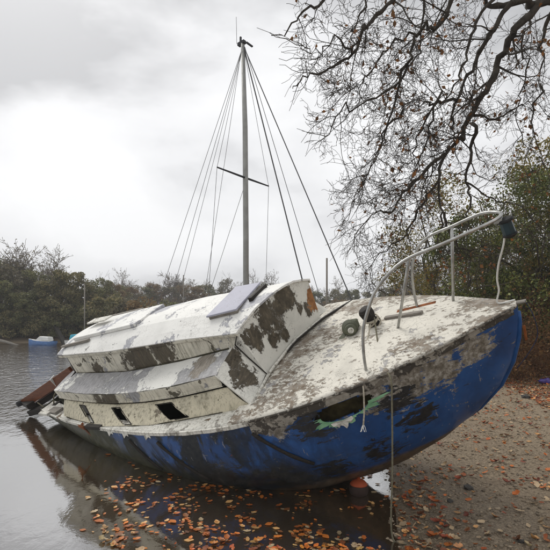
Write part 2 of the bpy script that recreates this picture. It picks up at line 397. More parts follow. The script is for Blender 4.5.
c = M.mix(k, c, M.ramp(M.noise(v, 17, 7, .75), [(.3, (.05, .042, .03)), (.48, (.17, .15, .12)), (.62, (.38, .36, .32))]))
fl2 = M.noise(M.mapping(v, scale=(.55, .55, 1.6), loc=(3, 1, 7), rot=(0, R(-22), 0)), 9, 9, .75, .6)
k = M.step(M.math('ADD', fl2, M.math('MULTIPLY', zone([((6.25, -.6, -.36), .30), ((5.9, -.75, -.62), .35), ((5.4, -.95, -.75), .45), ((5.0, -1.15, -.75), .5), ((4.4, -1.3, -.6), .5), ((6.2, -.72, -.10), .3), ((5.5, -1.08, -.05), .35)]), .2)), .64, .67)
c = M.mix(k, c, M.ramp(M.noise(v, 15, 6, .7), [(.35, (.008, .009, .012)), (.7, (.035, .033, .03))]))
for cen, rad in (((5.05, -1.2, -.16), .035), ((4.6, -1.3, -.25), .03), ((4.1, -1.32, -.42), .03)):
    k = M.blob(v, cen, rad, pw); c = M.mix(k, c, (.12, .035, .018))
gm = M.math('ADD', sep.outputs['Z'], M.math('MULTIPLY', M.math('SUBTRACT', M.noise(M.mapping(v, scale=(1, 1, .5)), 3.5, 8, .68), .5), .9))
k = M.math('MULTIPLY', M.step(gm, -.30, -.46), M.step(M.math('ADD', sep.outputs['X'], M.math('MULTIPLY', M.noise(v, 4, 5), .8)), 6.3, 5.5))
c = M.mix(M.math('MULTIPLY', k, .92), c, M.ramp(M.noise(v, 11, 7, .72), [(.3, (.006, .006, .006)), (.55, (.022, .020, .016)), (.75, (.075, .066, .052))]))
# green weed and slime towards the stern, bottom paint below
wd = M.math('ADD', sep.outputs['X'], M.math('MULTIPLY', M.noise(v, 3, 7, .65), 1.6)); 
wd = M.math('ADD', wd, M.math('MULTIPLY', sep.outputs['Z'], 2.4))
c = M.mix(M.step(wd, 3.6, 2.7), c, M.ramp(M.noise(v, 12, 7, .7), [(.3, (.020, .022, .010)), (.55, (.060, .058, .028)), (.75, (.12, .115, .07))]))
bt = M.math('ADD', sep.outputs['Z'], M.math('MULTIPLY', M.noise(v, 4, 6), .16))
bt = M.math('SUBTRACT', bt, M.math('MULTIPLY', sep.outputs['X'], .045))
c = M.mix(M.step(bt, -.98, -1.05), c, M.ramp(M.noise(v, 9, 7, .7), [(.3, (.03, .022, .015)), (.6, (.13, .09, .055)), (.8, (.22, .17, .12))]))
M.color(c); M.bump(M.math('ADD', M.math('MULTIPLY', chip, -1.0), M.math('ADD', M.math('MULTIPLY', f, .8), M.noise(M.mapping(v, scale=(.5, 1, 1)), 1.4, 2))), .45, .02)
M.l(M.math('ADD', .36, M.math('MULTIPLY', dk, .3)), M.b.inputs['Roughness'])
m_hull = M.m

# ------------------------------------------------------------------ the wreck
L = 7.156
Rz = Matrix.Rotation(R(-36.311), 4, 'Z'); Ry = Matrix.Rotation(R(-8.214), 4, 'Y'); Rx = Matrix.Rotation(R(28.519), 4, 'X')
BM = Matrix.Translation((-3.588, 7.767, .627)) @ Rz @ Ry @ Rx
def BW(x, y, z): return BM @ Vector((x, y, z))
wreck = empty('wrecked_sailboat', label='derelict blue and white cabin sailboat heeled over at the water\'s edge', cat='sailboat')
wreck.matrix_world = BM
tk = [0, .15, .35, .55, .75, .9, 1.0]
_b = spl(tk, [.834, 1.073, 1.264, 1.339, 1.123, .583, .03])
def hb(x): return max(.012, _b(x/L))
def zs(x): t = x/L; return .671*max(0, t-.35)**2+.25*max(0, .35-t)**2
_k = ([0, 1, 2, 3, 4, 5, 5.66, 5.93, 6.3, 6.65, 6.88, 7.02, 7.11, 7.14, 7.156], [-.42, -.68, -.95, -1.18, -1.33, -1.36, -1.28, -1.19, -1.00, -.73, -.48, -.24, 0, .14, .25])
def zk(x): return min(interp(x, *_k), zs(x)-.02)
def hullpt(x, s, sd=-1, off=0):
    th = s*math.pi/2; t = x/L
    p = interp(t, [0, .5, .72, .9, 1], [.60, .44, .64, 1.0, 1.1]); q = interp(t, [0, .6, .9, 1], [1, 1, 1.05, 1])
    b = hb(x)+off
    b *= 1+interp(t, [.1, .35, .62, .8, 1], [.0, .075, .085, .03, 0])*math.sin(min(1, s*1.25)*math.pi)
    return (x, sd*b*max(math.cos(th), 0)**p, zs(x)+(zk(x)-off-zs(x))*math.sin(th)**q)
us = np.linspace(0, 1, 430); xs_h = [L*(1-(1-u)**1.55) for u in us]; ss = np.linspace(0, 1, 120)
def in_hole(x, y, z):
    if y > 0: return False
    cx = 5.80; zc = zs(x)-.14
    a = (x-cx)/.25; b_ = (z-zc)/(.088+.012*math.sin(x*31))
    return a*a+b_*b_ < 1+.5*mnoise.noise(Vector((x*9, z*14, 2)))+.25*mnoise.noise(Vector((x*30, z*40, 2)))
m = MB()
for sd in (-1, 1):
    rows = [[hullpt(x, s, sd) for s in ss] for x in xs_h]
    def keep(i, j):
        a, b_ = rows[i][j], rows[i+1][j+1]
        return not in_hole(*[(p+q)/2 for p, q in zip(a, b_)])
    m.grid(rows, keep)
tr_ = [hullpt(0, s, -1) for s in ss]+[hullpt(0, s, 1) for s in reversed(ss)]
m.add(tr_, [tuple(range(len(tr_)))])
hull = m.build('hull', m_hull, wreck, smooth=True, solid=.022)
# long shallow keel under the canoe body
m = MB()
kp = [(2.2, -1.0), (2.4, -1.38), (4.4, -1.52), (5.1, -1.40), (5.5, -1.25)]
prof = [(x, z) for x, z in kp]+[(5.4, -1.15), (2.2, -.85)]
m.add([(x, -.06, z) for x, z in prof]+[(x, .06, z) for x, z in prof],
      [tuple(range(7)), tuple(reversed(range(7, 14)))]+[(i, (i+1) % 7, (i+1) % 7+7, i+7) for i in range(7)])
m.build('keel', plain('brown antifouled keel', (.06, .04, .028), .8), wreck, bevel=.02)
# hole lining (rotten core behind the skin)
m = MB()
m.grid([[(x, -(hb(x)-.10), z) for z in (zs(x)-.34, zs(x)-.2, zs(x)-.04)] for x in np.linspace(5.45, 6.15, 8)])
lining = m.build('rotten_core', plain('rotten brown core', (.045, .036, .016), .9, .1, 0, .6, 12, .6), wreck)
# green spray ring and hanging flakes round the hole
M = Mat('pale green paint', .5); v = M.obj(); M.color(M.ramp(M.noise(v, 8, 6), [(.3, (.10, .26, .13)), (.65, (.30, .55, .33))])); m_green = M.m
m = MB()
def hs(x, dz, off):    # point on the starboard skin dz below the sheer
    lo, hi = 0, 1
    for _ in range(30):
        md = (lo+hi)/2
        if hullpt(x, md)[2] > zs(x)-dz: lo = md
        else: hi = md
    p = Vector(hullpt(x, lo)); q = Vector(hullpt(x, lo+.02)); u_ = Vector(hullpt(x+.02, lo)); n_ = (q-p).cross(u_-p).normalized()
    if n_.y > 0: n_ = -n_
    return p+n_*off
def ringpt(a, k, off):
    rx, rz = .25*k, .08*k
    wb = 1+.16*math.sin(a*3+1)+.10*math.sin(a*7)+.10*math.sin(a*13+2)+.05*math.sin(a*29)+.04*math.sin(a*53+1)
    wv = (1+(wb-1)*(1.0 if k > 1.1 else .45 if k > .9 else 0))
    return hs(5.80+math.cos(a)*rx*wv, .155-math.sin(a)*rz*wv*(1.25 if math.sin(a) < 0 else .8), off)
A_ = [-math.pi*1.02+i/120*1.06*math.pi for i in range(121)]
rows = [[ringpt(a, k, .004) for k in (.80, 1.0, 1.18)] for a in A_ if math.sin(a) < .35]
m.grid(rows, keep=lambda i, j: (rows[i+1][0]-rows[i][0]).length < .08)
m.build('green_paint_patch', m_green, hull, solid=.002, fix=True)
m = MB(); fp = [(5.66, .235), (5.70, .225), (5.77, .232), (5.84, .225), (5.85, .25), (5.83, .262), (5.825, .29), (5.80, .27), (5.785, .305), (5.765, .335), (5.75, .29), (5.73, .27), (5.715, .30), (5.70, .275), (5.675, .262)]
cen_ = hs(5.75, .25, .012); m.add([cen_]+[hs(x, dz, .008+.006*(i % 3)) for i, (x, dz) in enumerate(fp)], [(0, i+1, (i+1) % len(fp)+1) for i in range(len(fp))])
m.build('paint_flake', m_gun, hull, solid=.003)

# deck
def base_y(x): return min(hb(x)-.025, interp(x, [1, 1.45, 2.45, 3.45, 4.15, 4.9], [1.0, 1.09, 1.235, 1.225, 1.13, 1.02]))
def deckz(x, y): b = hb(x); return zs(x)+.06*b*(1-min(1, (y/b)**2))
m = MB(); vs_ = np.linspace(-1, 1, 41)
xd = [x for x in xs_h if x >= 1.0]
rows = [[(x, v*(hb(x)-.002), deckz(x, v*hb(x))+.012) for v in vs_] for x in xd]
fore = [r_ for r_ in rows if r_[0][0] >= 4.72]; aft = [r_ for r_ in rows if r_[0][0] <= fore[0][0][0]+1e-6]
m.grid(fore); m.build('foredeck', m_deck, wreck, smooth=True, solid=.03)
for sd in (-1, 1):
    m = MB(); m.grid([[(r_[0][0], sd*(hb(r_[0][0])-.002-(.16+.14*max(0, r_[0][0]-3.9))*k), deckz(r_[0][0], hb(r_[0][0])-.002-(.16+.14*max(0, r_[0][0]-3.9))*k)+.012) for k in (0, .25, .5, .75, 1)] for r_ in aft])
    m.build('side_deck', m_gun, wreck, smooth=True, solid=.03)
m = MB(); m.grid([[(x, -.70, z) for z in (-.45, 0, .33)] for x in (1.2, 4.5)]); m.grid([[(x, y, -.45) for y in (-.70, -1.0)] for x in (1.2, 4.5)]); m.build('interior_shade_panel', m_dark, wreck, solid=.02)  # added dark sheets behind the windows, cabin shade put into their colour
# cockpit: side decks, well, coaming stumps
for sd in (-1, 1):
    m = MB(); m.grid([[(x, sd*(hb(x)-.002-k), zs(x)+.012) for k in (0, .12, .24)] for x in np.linspace(.12, 1.0, 12)])
    m.build('side_deck', m_gun, wreck, solid=.03)
m = MB(); m.hexa([(.05, -.55, -.3), (1.05, -.6, -.3), (1.05, .6, -.3), (.05, .55, -.3), (.05, -.55, -.27), (1.05, -.6, -.27), (1.05, .6, -.27), (.05, .55, -.27)])
m.build('cockpit_sole', m_dkwood, wreck)
# gunwale: white strip midships, bare strake towards the bow
def strip(name, mat, x0, x1, h, thick, sd, n=60, ztop=.03):
    m = MB(); rows = []
    for x in np.linspace(x0, x1, n):
        jag = h*(1+.25*mnoise.noise(Vector((x*5, sd, 1)))) if name == 'gunwale' else h*interp(x, [5, 6, 6.4, 7.1], [1.25, .85, .5, .3])*(1+.5*mnoise.noise(Vector((x*6, sd, 1)))+.5*mnoise.noise(Vector((x*19, sd, 5))))
        if name == 'rubbing_strake' and sd < 0 and 5.42 < x < 6.15: jag = min(jag, .055)
        s_ = .0; 
        lo, hi = 0, 1
        for _ in range(24):
            md = (lo+hi)/2
            if hullpt(x, md)[2] > zs(x)-min(jag, (zs(x)-zk(x))*.9): lo = md
            else: hi = md
        top = hullpt(x, 0, sd, thick); bot = hullpt(x, lo, sd, thick*.8); inn = hullpt(x, lo, sd, -.004)
        mid = hullpt(x, lo*.6, sd, thick)
        rows.append([(x, top[1]*.985 if hb(x) > .1 else top[1], zs(x)+ztop), (x, top[1], zs(x)+ztop-.004), top, mid, bot, inn])
    m.grid(rows); return m.build(name, mat, wreck, smooth=False)
for sd in (-1, 1):
    strip('gunwale', m_gun, .15, 4.95, .022, .012, sd, 120, .022)
    strip('rubbing_strake', m_strake, 4.952, 7.13, .10, .010, sd, 140, .02)
# toe moulding along the top of the strake
for sd in (-1, 1):
    m = MB(); m.tube([(x, sd*(hb(x)+.004), zs(x)+.022) for x in np.linspace(4.95, 7.14, 40)], .013, 6); m.build('edge_moulding', m_strake, wreck, smooth=True)

# ---- cabin, lower tier
def ledge_z(x): return interp(x, [.9, 1.2, 1.8, 2.5, 3.2, 3.8, 4.55], [.41, .40, .36, .33, .35, .39, .475])
def ledge_y(x): return interp(x, [.9, 1.3, 2.0, 3.0, 4.0, 4.6], [.88, .93, .97, 1.0, 1.0, .975])
def upz(x): return interp(x, [1, 1.3, 2.4, 3.9, 4.75], [.82, .815, .765, .765, .735])
def upy(x): return interp(x, [1, 1.3, 3, 4.8], [.55, .58, .60, .61])
def lowroof_in(x): return interp(x, [1, 1.3, 2.5, 3.7, 4.6], [.50, .49, .43, .50, .58])
holes = [(1.90, .072, .22, .46), (2.76, .09, .22, .47), (3.72, .14, .18, .48)]
for sd in (-1, 1):
    m = MB(); nx, nv = 620, 30
    xx = np.linspace(1.12, 4.875, nx); rows = []
    for x in xx:
        xt = min(x, 4.62); r_ = []
        for j in range(nv):
            t = j/(nv-1); xq = x*(1-t)+(1.12+(x-1.12)*(4.60-1.12)/(4.875-1.12))*t
            y = base_y(xq)*(1-t)+(ledge_y(xq)-.022)*t+.012*math.sin(t*math.pi); z = (deckz(xq, base_y(xq))+.01)*(1-t)+(ledge_z(xq)-.17)*t
            r_.append((xq, sd*y, z))
        rows.append(r_)
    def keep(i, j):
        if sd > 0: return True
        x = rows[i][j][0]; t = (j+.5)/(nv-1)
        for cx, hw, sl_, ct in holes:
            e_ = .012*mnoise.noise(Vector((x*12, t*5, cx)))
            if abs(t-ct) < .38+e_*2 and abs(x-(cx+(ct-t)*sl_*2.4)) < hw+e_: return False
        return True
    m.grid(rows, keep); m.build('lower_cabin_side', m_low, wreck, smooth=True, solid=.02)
    if sd < 0:
        for cx, hw, sl_, ct in holes:
            ring = []
            for dx, dt in ((-1, -1), (1, -1), (1, 1), (-1, 1), (-1, -1)):
                t = ct+dt*.385; xq = cx+(ct-t)*sl_*2.4+dx*(hw+.008); y = base_y(xq)*(1-t)+(ledge_y(xq)-.022)*t+.012*math.sin(t*math.pi); z = (deckz(xq, base_y(xq))+.01)*(1-t)+(ledge_z(xq)-.17)*t
                ring.append((xq, -y-.004, z))
            mf = MB(); mf.tube([Vector(ring[0]).lerp(Vector(ring[1]), .3)]+[Vector(q) for q in ring[1:4]]+[Vector(ring[3]).lerp(Vector(ring[4]), .7)], .007, 5); mf.build('window_seal', m_dkwood, wreck)
    # fascia / drip ledge
    m = MB(); rows = []
    for x in np.linspace(1.0, 4.56, 60):
        y, z = ledge_y(x), ledge_z(x)
        rows.append([(x, sd*(y-.04), z-.150), (x, sd*(y-.004), z-.147), (x, sd*(y-.002), z-.125), (x, sd*(y-.010), z-.121), (x, sd*y, z-.01), (x, sd*(y-.01), z)])
    m.grid(rows); fo = m.build('ledge_fascia', m_side, wreck)
    # lower roof
    m = MB(); rows = []
    for x in np.linspace(1.0, 4.56, 60):
        y, z = ledge_y(x), ledge_z(x); yi = upy(x)-.06; zi = lowroof_in(x)-.01
        rows.append([(x, sd*(y+(yi-y)*t), z+.004+(zi-z)*t+.008*math.sin(t*math.pi)) for t in np.linspace(0, 1, 8)])
    m.grid(rows); m.build('lower_roof', m_lroof, wreck, solid=.02)
    # upper cabin side
    m = MB(); rows = []
    for x in np.linspace(1.22, 4.66, 50):
        rows.append([(x, sd*(upy(x)-.010-.006*t), (lowroof_in(x)-.04)*(1-t)+(upz(x)-.01)*t) for t in np.linspace(0, 1, 6)])
    m.grid(rows); m.build('upper_cabin_side', m_side, wreck, smooth=True, solid=.02)
    # lower front face
    m = MB(); ncol = 10; rows = []
    for t in np.linspace(0, 1, 8):
        a = Vector((4.83, -.60, .21)).lerp(Vector((4.60, -.60, .60)), t); b_ = Vector((4.87, -1.02, .125)).lerp(Vector((4.545, -.985, .475)), t)
        rows.append([(p.x, p.y*-sd, p.z) for p in (a.lerp(b_, k) for k in np.linspace(0, 1, ncol))])
    m.grid(rows); m.build('lower_cabin_front', m_front, wreck, solid=.02)
# ---- upper roof
def topx(y): return interp(y, [-.64, -.2, .2, .64], [4.70, 4.88, 4.98, 5.02])
def roofz(x, y):
    u0 = upz(min(x, 4.75)); return u0+(interp(x, [3.6, 4.9], [.95, .885])-u0)*interp(abs(y), [0, .12, .30, .50, .62], [1.0, .98, .83, .36, 0])
rows = []
for u in np.linspace(0, 1, 50):
    r_ = []
    for v in (-1, -.9, -.8, -.65, -.5, -.35, -.2, -.1, 0, .1, .2, .35, .5, .65, .8, .9, 1):
        y0 = v*.61; x = 1.0+(topx(y0)-1.0)*u; y = v*(upy(min(x, 4.8))+.012); r_.append((x, y, roofz(x, y)+.004*mnoise.noise(Vector((x*3, y*3, 0)))))
    rows.append(r_)
m = MB(); m.grid(rows); m.build('upper_roof', m_roof, wreck, solid=.022)
for sd in (-1, 1):
    m = MB(); rows = []
    for u in np.linspace(0, 1, 40):
        x = 1.0+(topx(sd*.61)-.005-1.0)*u; y = upy(min(x, 4.8)); z = upz(min(x, 4.75))
        rows.append([(x, sd*(y-.01), z-.045), (x, sd*(y+.004), z-.044), (x, sd*(y+.012), z-.016)])
    m.grid(rows); m.build('roof_fascia', m_side, wreck, solid=.012)
# upper front
rows = []
by = [(-.60, 4.83, .205), (-.3, 4.83, .21), (0, 4.85, .215), (.3, 4.90, .205), (.6, 4.96, .19), (1.0, 5.03, .13)]
def basex(y): return interp(y, [q[0] for q in by], [q[1] for q in by])
m = MB(); rows = []
for v in np.linspace(-.60, .60, 25):
    zt = roofz(4.75, v)-.02; zb = deckz(basex(v), v)-.01
    rows.append([(basex(v)*(1-t)+(topx(v)-.02)*t, v, zb*(1-t)+zt*t) for t in np.linspace(0, 1, 12)])
m.grid(rows); m.build('upper_cabin_front', m_front, wreck, smooth=False, solid=.02)
for sd in (-1, 1):    # cheek closing the corner between the two tiers
    m = MB(); a, b_, c_ = Vector((topx(sd*.6)-.02, sd*.603, .735)), Vector((4.595, sd*.603, .565)), Vector((4.845, sd*.603, .19))
    m.add([a, b_, c_, Vector((topx(sd*.6)-.03, sd*.58, .735)), Vector((4.595, sd*.58, .565)), Vector((4.845, sd*.58, .19))], [(0, 1, 2), (5, 4, 3), (0, 3, 4, 1), (1, 4, 5, 2), (2, 5, 3, 0)]); m.build('corner_cheek', m_front, wreck)
# seams between the front faces and along the foot of the cabin
m = MB(); m.tube([(4.845, -.605, .21), (4.71, -.61, .43), (4.615, -.61, .60), (4.70, -.615, .70)], .006, 6); m.build('corner_seam', m_dkwood, wreck, smooth=True)
foot = [(4.885, -1.03, .13), (4.86, -.6, .20), (4.86, -.3, .215), (4.88, 0, .235), (4.93, .3, .225), (4.99, .6, .21), (5.07, 1.0, .15), (5.12, 1.2, .12)]
m = MB(); m.tube(catmull(foot, 6), .016, 7); m.build('foot_moulding', m_gun, wreck, smooth=True)
m = MB(); pts = [p+Vector((.035, 0, .0)) for p in catmull(foot, 6)]
m.tube([p for p in pts[14:]], [.008+.012*abs(mnoise.noise(Vector((i*.7, 0, 0))))+.012*i/len(pts) for i in range(len(pts[14:]))], 6); m.build('rotten_seam', m_dkwood, wreck, smooth=True)
for sd in (-1, 1):
    for nm, f_, r_ in (('roof_joint', lambda x: (x, sd*(upy(x)-.008), lowroof_in(x)-.008), .011), ('ledge_edge', lambda x: (x, sd*(ledge_y(x)-.002), ledge_z(x)+.001), .006), ('foot_joint', lambda x: (x, sd*(base_y(x)+.004), deckz(x, base_y(x))+.016), .009)):
        m = MB(); xx_ = np.linspace(1.25, 4.5, 90); m.tube([f_(x) for x in xx_], [max(.0015, r_*(.55+1.1*mnoise.noise(Vector((x*4.5, sd*3, r_*300))))) for x in xx_], 5); m.build(nm, m_grime, wreck, smooth=True)
# ragged aft bulkhead, its dark opening put into the colour
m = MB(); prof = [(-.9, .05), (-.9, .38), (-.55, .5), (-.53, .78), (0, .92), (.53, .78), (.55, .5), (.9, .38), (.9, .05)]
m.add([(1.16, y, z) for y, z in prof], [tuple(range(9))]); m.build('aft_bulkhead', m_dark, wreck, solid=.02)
# sliding companionway hatch and its runners
def on_roof(x, y, h=0): return Vector((x, y, roofz(x, y)+h))
m = MB(); c8 = [on_roof(1.25, -.34, .004), on_roof(2.78, -.30, .004), on_roof(2.78, .30, .004), on_roof(1.25, .34, .004)]
c8 += [p+Vector((0, 0, .05)) for p in c8[:2]]+[p+Vector((0, 0, .05)) for p in c8[2:]]
m.hexa(c8); sh = m.build('sliding_hatch', m_roof, wreck, bevel=.008)
m = MB(); m.bar(on_roof(1.05, -.45, .03), on_roof(1.75, -.40, .03), .05, .03); m.build('hatch_runner', m_grey, wreck, bevel=.004)
m = MB(); m.bar(on_roof(1.2, .1, .09), on_roof(1.75, .05, .085), .16, .025); m.build('loose_board', m_gun, wreck, bevel=.004)
m = MB(); m.bar(on_roof(1.15, .38, .05), on_roof(2.2, .36, .05), .05, .05); m.build('hatch_runner', m_grey, wreck, bevel=.004)
# forehatch: base frame, lip and panel
ha = Vector((4.22, -.40, 0)); hb_ = Vector((4.62, -.36, 0)); hc = Vector((4.56, .26, 0)); hd = Vector((4.18, .28, 0))
def quadbox(name, mat, ps, z0, z1, parent, grow=0, bev=.006):
    c_ = sum(ps, Vector())/4; q = [c_+(p-c_)*(1+grow) for p in ps]; m = MB()
    m.hexa([on_roof(p.x, p.y, z0) for p in q]+[on_roof(p.x, p.y, z1) for p in q]); return m.build(name, mat, parent, bevel=bev)
fh = quadbox('forehatch', m_hatch, [ha, hb_, hc, hd], .044, .066, wreck, .06)
quadbox('hatch_coaming', m_grey, [ha, hb_, hc, hd], -.02, .038, fh, 0)
quadbox('hatch_lip', m_gun, [ha, hb_, hc, hd], .034, .046, fh, .03)
m = MB(); m.bar(on_roof(4.70, -.18, .02), on_roof(4.66, .22, .02), .05, .05); m.build('hinge_block', m_dkwood, wreck, bevel=.006)

# ---- stern wreckage
st = [('cockpit_coaming', m_rust, (1.0, -.5, .49), (-.95, -.66, .04), .05, .17), ('broken_beam', m_rust, (.85, -.36, .36), (-.75, -.55, -.06), .05, .09),
      ('broken_beam', m_dkwood, (.9, -.25, .32), (-.85, -.62, -.10), .10, .10), ('pale_coaming', m_grey, (1.05, -.2, .55), (-.55, -.22, .12), .035, .13),
      ('broken_beam', m_dkwood, (.4, -.7, .0), (-.75, -.72, -.12), .12, .10), ('splintered_board', m_grey, (.85, -.93, .05), (.02, -.80, -.02), .14, .045),
      ('splintered_board', m_gun, (.6, -.98, .035), (.1, -.9, -.01), .07, .05), ('broken_beam', m_dkwood, (-.55, -.72, .03), (-1.05, -.6, .05), .14, .10)]
for nm, mt, a, b_, ww, hh_ in st:
    m = MB(); m.bar(a, b_, ww, hh_); m.build(nm, mt, wreck, bevel=.006)
m = MB(); m.bar((.42, -.57, .46), (.36, -.50, .20), .10, .012, up=(1, 0, 0)); m.build('white_strap', m_white, wreck)
m = MB(); m.tube(catmull([(.55, -.6, .30), (.35, -.68, .16), (.25, -.72, .02), (.05, -.75, -.05), (-.25, -.72, .08)]), .012, 6); m.build('loose_cable', m_dkrope, wreck, smooth=True)
m = MB(); m.lathe([(.0, -.16), (.05, -.15), (.06, 0), (.05, .14), (0, .15)], 10, Matrix.Translation((-.98, -.62, .06)) @ Matrix.Rotation(R(80), 4, 'X')); m.build('tyre_scrap', m_black, wreck, smooth=True)
# rusty chainplate and timber at the quarter
m = MB(); m.bar((1.72, -1.16, -.02), (1.98, -1.22, -.02), .05, .06); m.bar((1.85, -1.19, .0), (2.0, -1.23, .06), .02, .03); m.build('rusty_bracket', m_rusty, wreck, bevel=.005)
m = MB(); m.bar((1.95, -1.20, -.06), (2.15, -1.17, -.47), .07, .03); m.build('rust_stained_plank', m_rust, wreck, bevel=.005)
m = MB(); m.bar((2.02, -1.22, .0), (2.42, -1.24, .005), .06, .05); m.build('broken_rail', m_dkwood, wreck, bevel=.006)
m = MB(); m.bar((2.1, -1.19, -.06), (2.3, -1.16, -.5), .05, .03); m.build('rotten_plank', m_dkwood, wreck, bevel=.005)
# slivers of laminate hanging from the gunwale
for x in (2.66, 3.02, 3.48):
    m = MB(); p = Vector(hullpt(x, .02, -1, .012)); p.z = zs(x)-.03
    m.add([p+Vector((-.05, 0, .02)), p+Vector((.05, 0, .02)), p+Vector((.06, -.010, -.015)), p+Vector((.02, -.006, .0)), p+Vector((-.045, -.012, -.045))], [(0, 1, 3), (1, 2, 3), (0, 3, 4)])
    m.build('laminate_sliver', m_gun, wreck, solid=.006)
# diagonal dark battens left on the topsides
for x0, x1, z1 in ((3.05, 3.42, -.50), (3.62, 4.15, -.62), (4.95, 5.35, -.62)):
    m = MB(); pts = [hs(x0+(x1-x0)*t, .10+(-z1-.10)*t, .006) for t in np.linspace(0, 1, 10)]
    m.tube(pts, [.02+.008*mnoise.noise(Vector((t*.7, x0, 0))) for t in range(10)], 5); m.build('batten_remains', m_dkwood, wreck, smooth=True)

# ---- pulpit
pul = empty('bow_pulpit'); pul.parent = wreck
stb = [(5.99, -.7, .12), (6.03, -.68, .37), (6.10, -.66, .60), (6.18, -.62, .75), (6.27, -.55, .88), (6.43, -.50, 1.0), (6.57, -.44, 1.05), (6.80, -.38, 1.075), (7.0, -.26, 1.085), (7.14, -.12, 1.08),
       (7.19, .0, 1.08), (7.15, .13, 1.075), (7.02, .21, 1.075), (6.78, .26, 1.02), (6.56, .30, .97), (6.42, .33, .87), (6.31, .35, .68), (6.25, .37, .42), (6.23, .38, .20)]
m = MB(); m.tube(catmull(stb, 5), .0135, 10); m.build('rail', m_steel, pul, smooth=True)
for a, b_ in (((6.57, -.44, 1.05), (6.09, .0, .17)), ((6.775, .265, 1.015), (6.59, .34, .24))):
    m = MB(); m.tube([a, b_], .0135, 10); lg = m.build('leg', m_steel, pul, smooth=True)
    m = MB(); m.lathe([(.035, 0), (.035, .006), (.018, .012), (.017, .03)], 12, Matrix.Translation(Vector(b_)+Vector((0, 0, -.005)))); m.build('foot_plate', m_steel, pul, smooth=True)
m = MB(); m.lathe([(.035, 0), (.035, .006), (.018, .012), (.017, .03)], 12, Matrix.Translation((5.99, -.7, .11))); m.build('foot_plate', m_steel, pul, smooth=True)
# lantern on the nose of the pulpit
lan = empty('navigation_lantern', (0, 0, 0)); lan.parent = wreck
Ml = Matrix.Translation((7.215, -.02, .98)) @ Matrix.Rotation(R(-6), 4, 'Y') @ Matrix.Rotation(R(20), 4, 'Z')
m = MB(); m.lathe([(.02, .075), (.055, .07), (.062, .06), (.062, .048), (.05, .045)], 8, Ml); m.build('cap', m_black, lan, bevel=.003)
m = MB(); m.lathe([(.046, .045), (.048, -.05), (.046, -.055)], 8, Ml); m.build('lens', m_teal, lan, bevel=.003)
m = MB(); m.lathe([(.054, -.052), (.056, -.066), (.03, -.085), (.012, -.09)], 8, Ml); m.build('base', m_black, lan, bevel=.003)
m = MB(); m.box(Ml @ Vector((-.045, 0, .075)), (.06, .05, .035)); m.build('bracket', m_steel, lan, bevel=.004)

# ---- foredeck gear
def dk(x, y, h=0): return Vector((x, y, deckz(x, y)+.012+h))
win = empty('windlass'); win.parent = wreck
Mw = Matrix.Translation(dk(5.61, .03, .085)) @ Matrix.Rotation(R(28), 4, 'Z') @ Matrix.Rotation(R(80), 4, 'X') @ Matrix.Rotation(0, 4, 'Z')
m_wg = plain('mossy grey casting', (.10, .105, .07), .75, .3, 0, .4, 9, .6)
m = MB(); m.lathe([(.0, -.12), (.06, -.12), (.085, -.08), (.088, -.02), (.07, .03), (.05, .04)], 18, Mw); m.build('gear_case', m_wg, win, smooth=True, bevel=.004)
m = MB(); m.lathe([(.05, .035), (.062, .045), (.060, .07), (.045, .08)], 18, Mw); m.build('drum', m_wg, win, smooth=True)
m = MB(); m.lathe([(.032, .078), (.032, .096), (.02, .098), (.018, .088), (.001, .088)], 16, Mw); m.build('hub', m_gun, win, smooth=True)
m = MB(); m.box(dk(5.60, .07, .01), (.24, .26, .035)); m.build('base_plate', m_wg, win, bevel=.006)
m = MB(); m.box(dk(5.585, .12, .06), (.13, .16, .13)); m.build('gear_box', m_wg, win, bevel=.02)
m = MB(); m.lathe([(.0, -.2), (.06, -.19), (.065, -.10)], 14, Mw); m.build('warping_end', m_dkwood, win, smooth=True)
bit = empty('mooring_bitt'); bit.parent = wreck
Mb = Matrix.Translation(dk(5.86, .14, -.01)) @ Matrix.Rotation(R(-14), 4, 'Y') @ Matrix.Rotation(R(10), 4, 'X')
m = MB(); m.lathe([(.055, 0), (.055, .14), (.075, .17), (.078, .24), (.055, .265), (.0, .27)], 8, Mb); m.build('post', m_dkwood, bit, bevel=.006)
for k in range(4):
    m = MB(); pts = []
    for i in range(25):
        a = i/24*2*math.pi; pts.append(Mb @ Vector((math.cos(a)*.068, math.sin(a)*.068, .055+k*.024+.022*math.sin(a+k*1.7))))
    m.tube(pts, .010, 6); m.build('rope_turn', m_rope, bit, smooth=True)
m = MB(); m.bar(dk(5.93, .22, .035), dk(6.34, .16, .04), .05, .045); m.build('loose_spar', m_grey, wreck, bevel=.008)
m = MB(); m.bar(dk(6.02, .36, .02), dk(6.42, .40, .02), .06, .03); m.build('deck_batten', m_rusty, wreck, bevel=.006)
m = MB(); m.tube(catmull([dk(5.75, -.12, .012), dk(6.1, .02, .012), dk(6.45, .10, .012), dk(6.75, .06, .012), dk(6.95, 0, .02)]), .008, 6); m.build('deck_cable', m_dkrope, wreck, smooth=True)
# stemhead board
m = MB(); m.bar((6.88, .03, .297), (7.225, .015, .318), .055, .016); m.build('stemhead_board', m_grey, wreck, bevel=.005)
m = MB(); m.bar((7.172, 0, .10), (7.165, 0, -.04), .022, .016, up=(0, 1, 0)); m.build('stem_iron', m_rusty, wreck, bevel=.004)
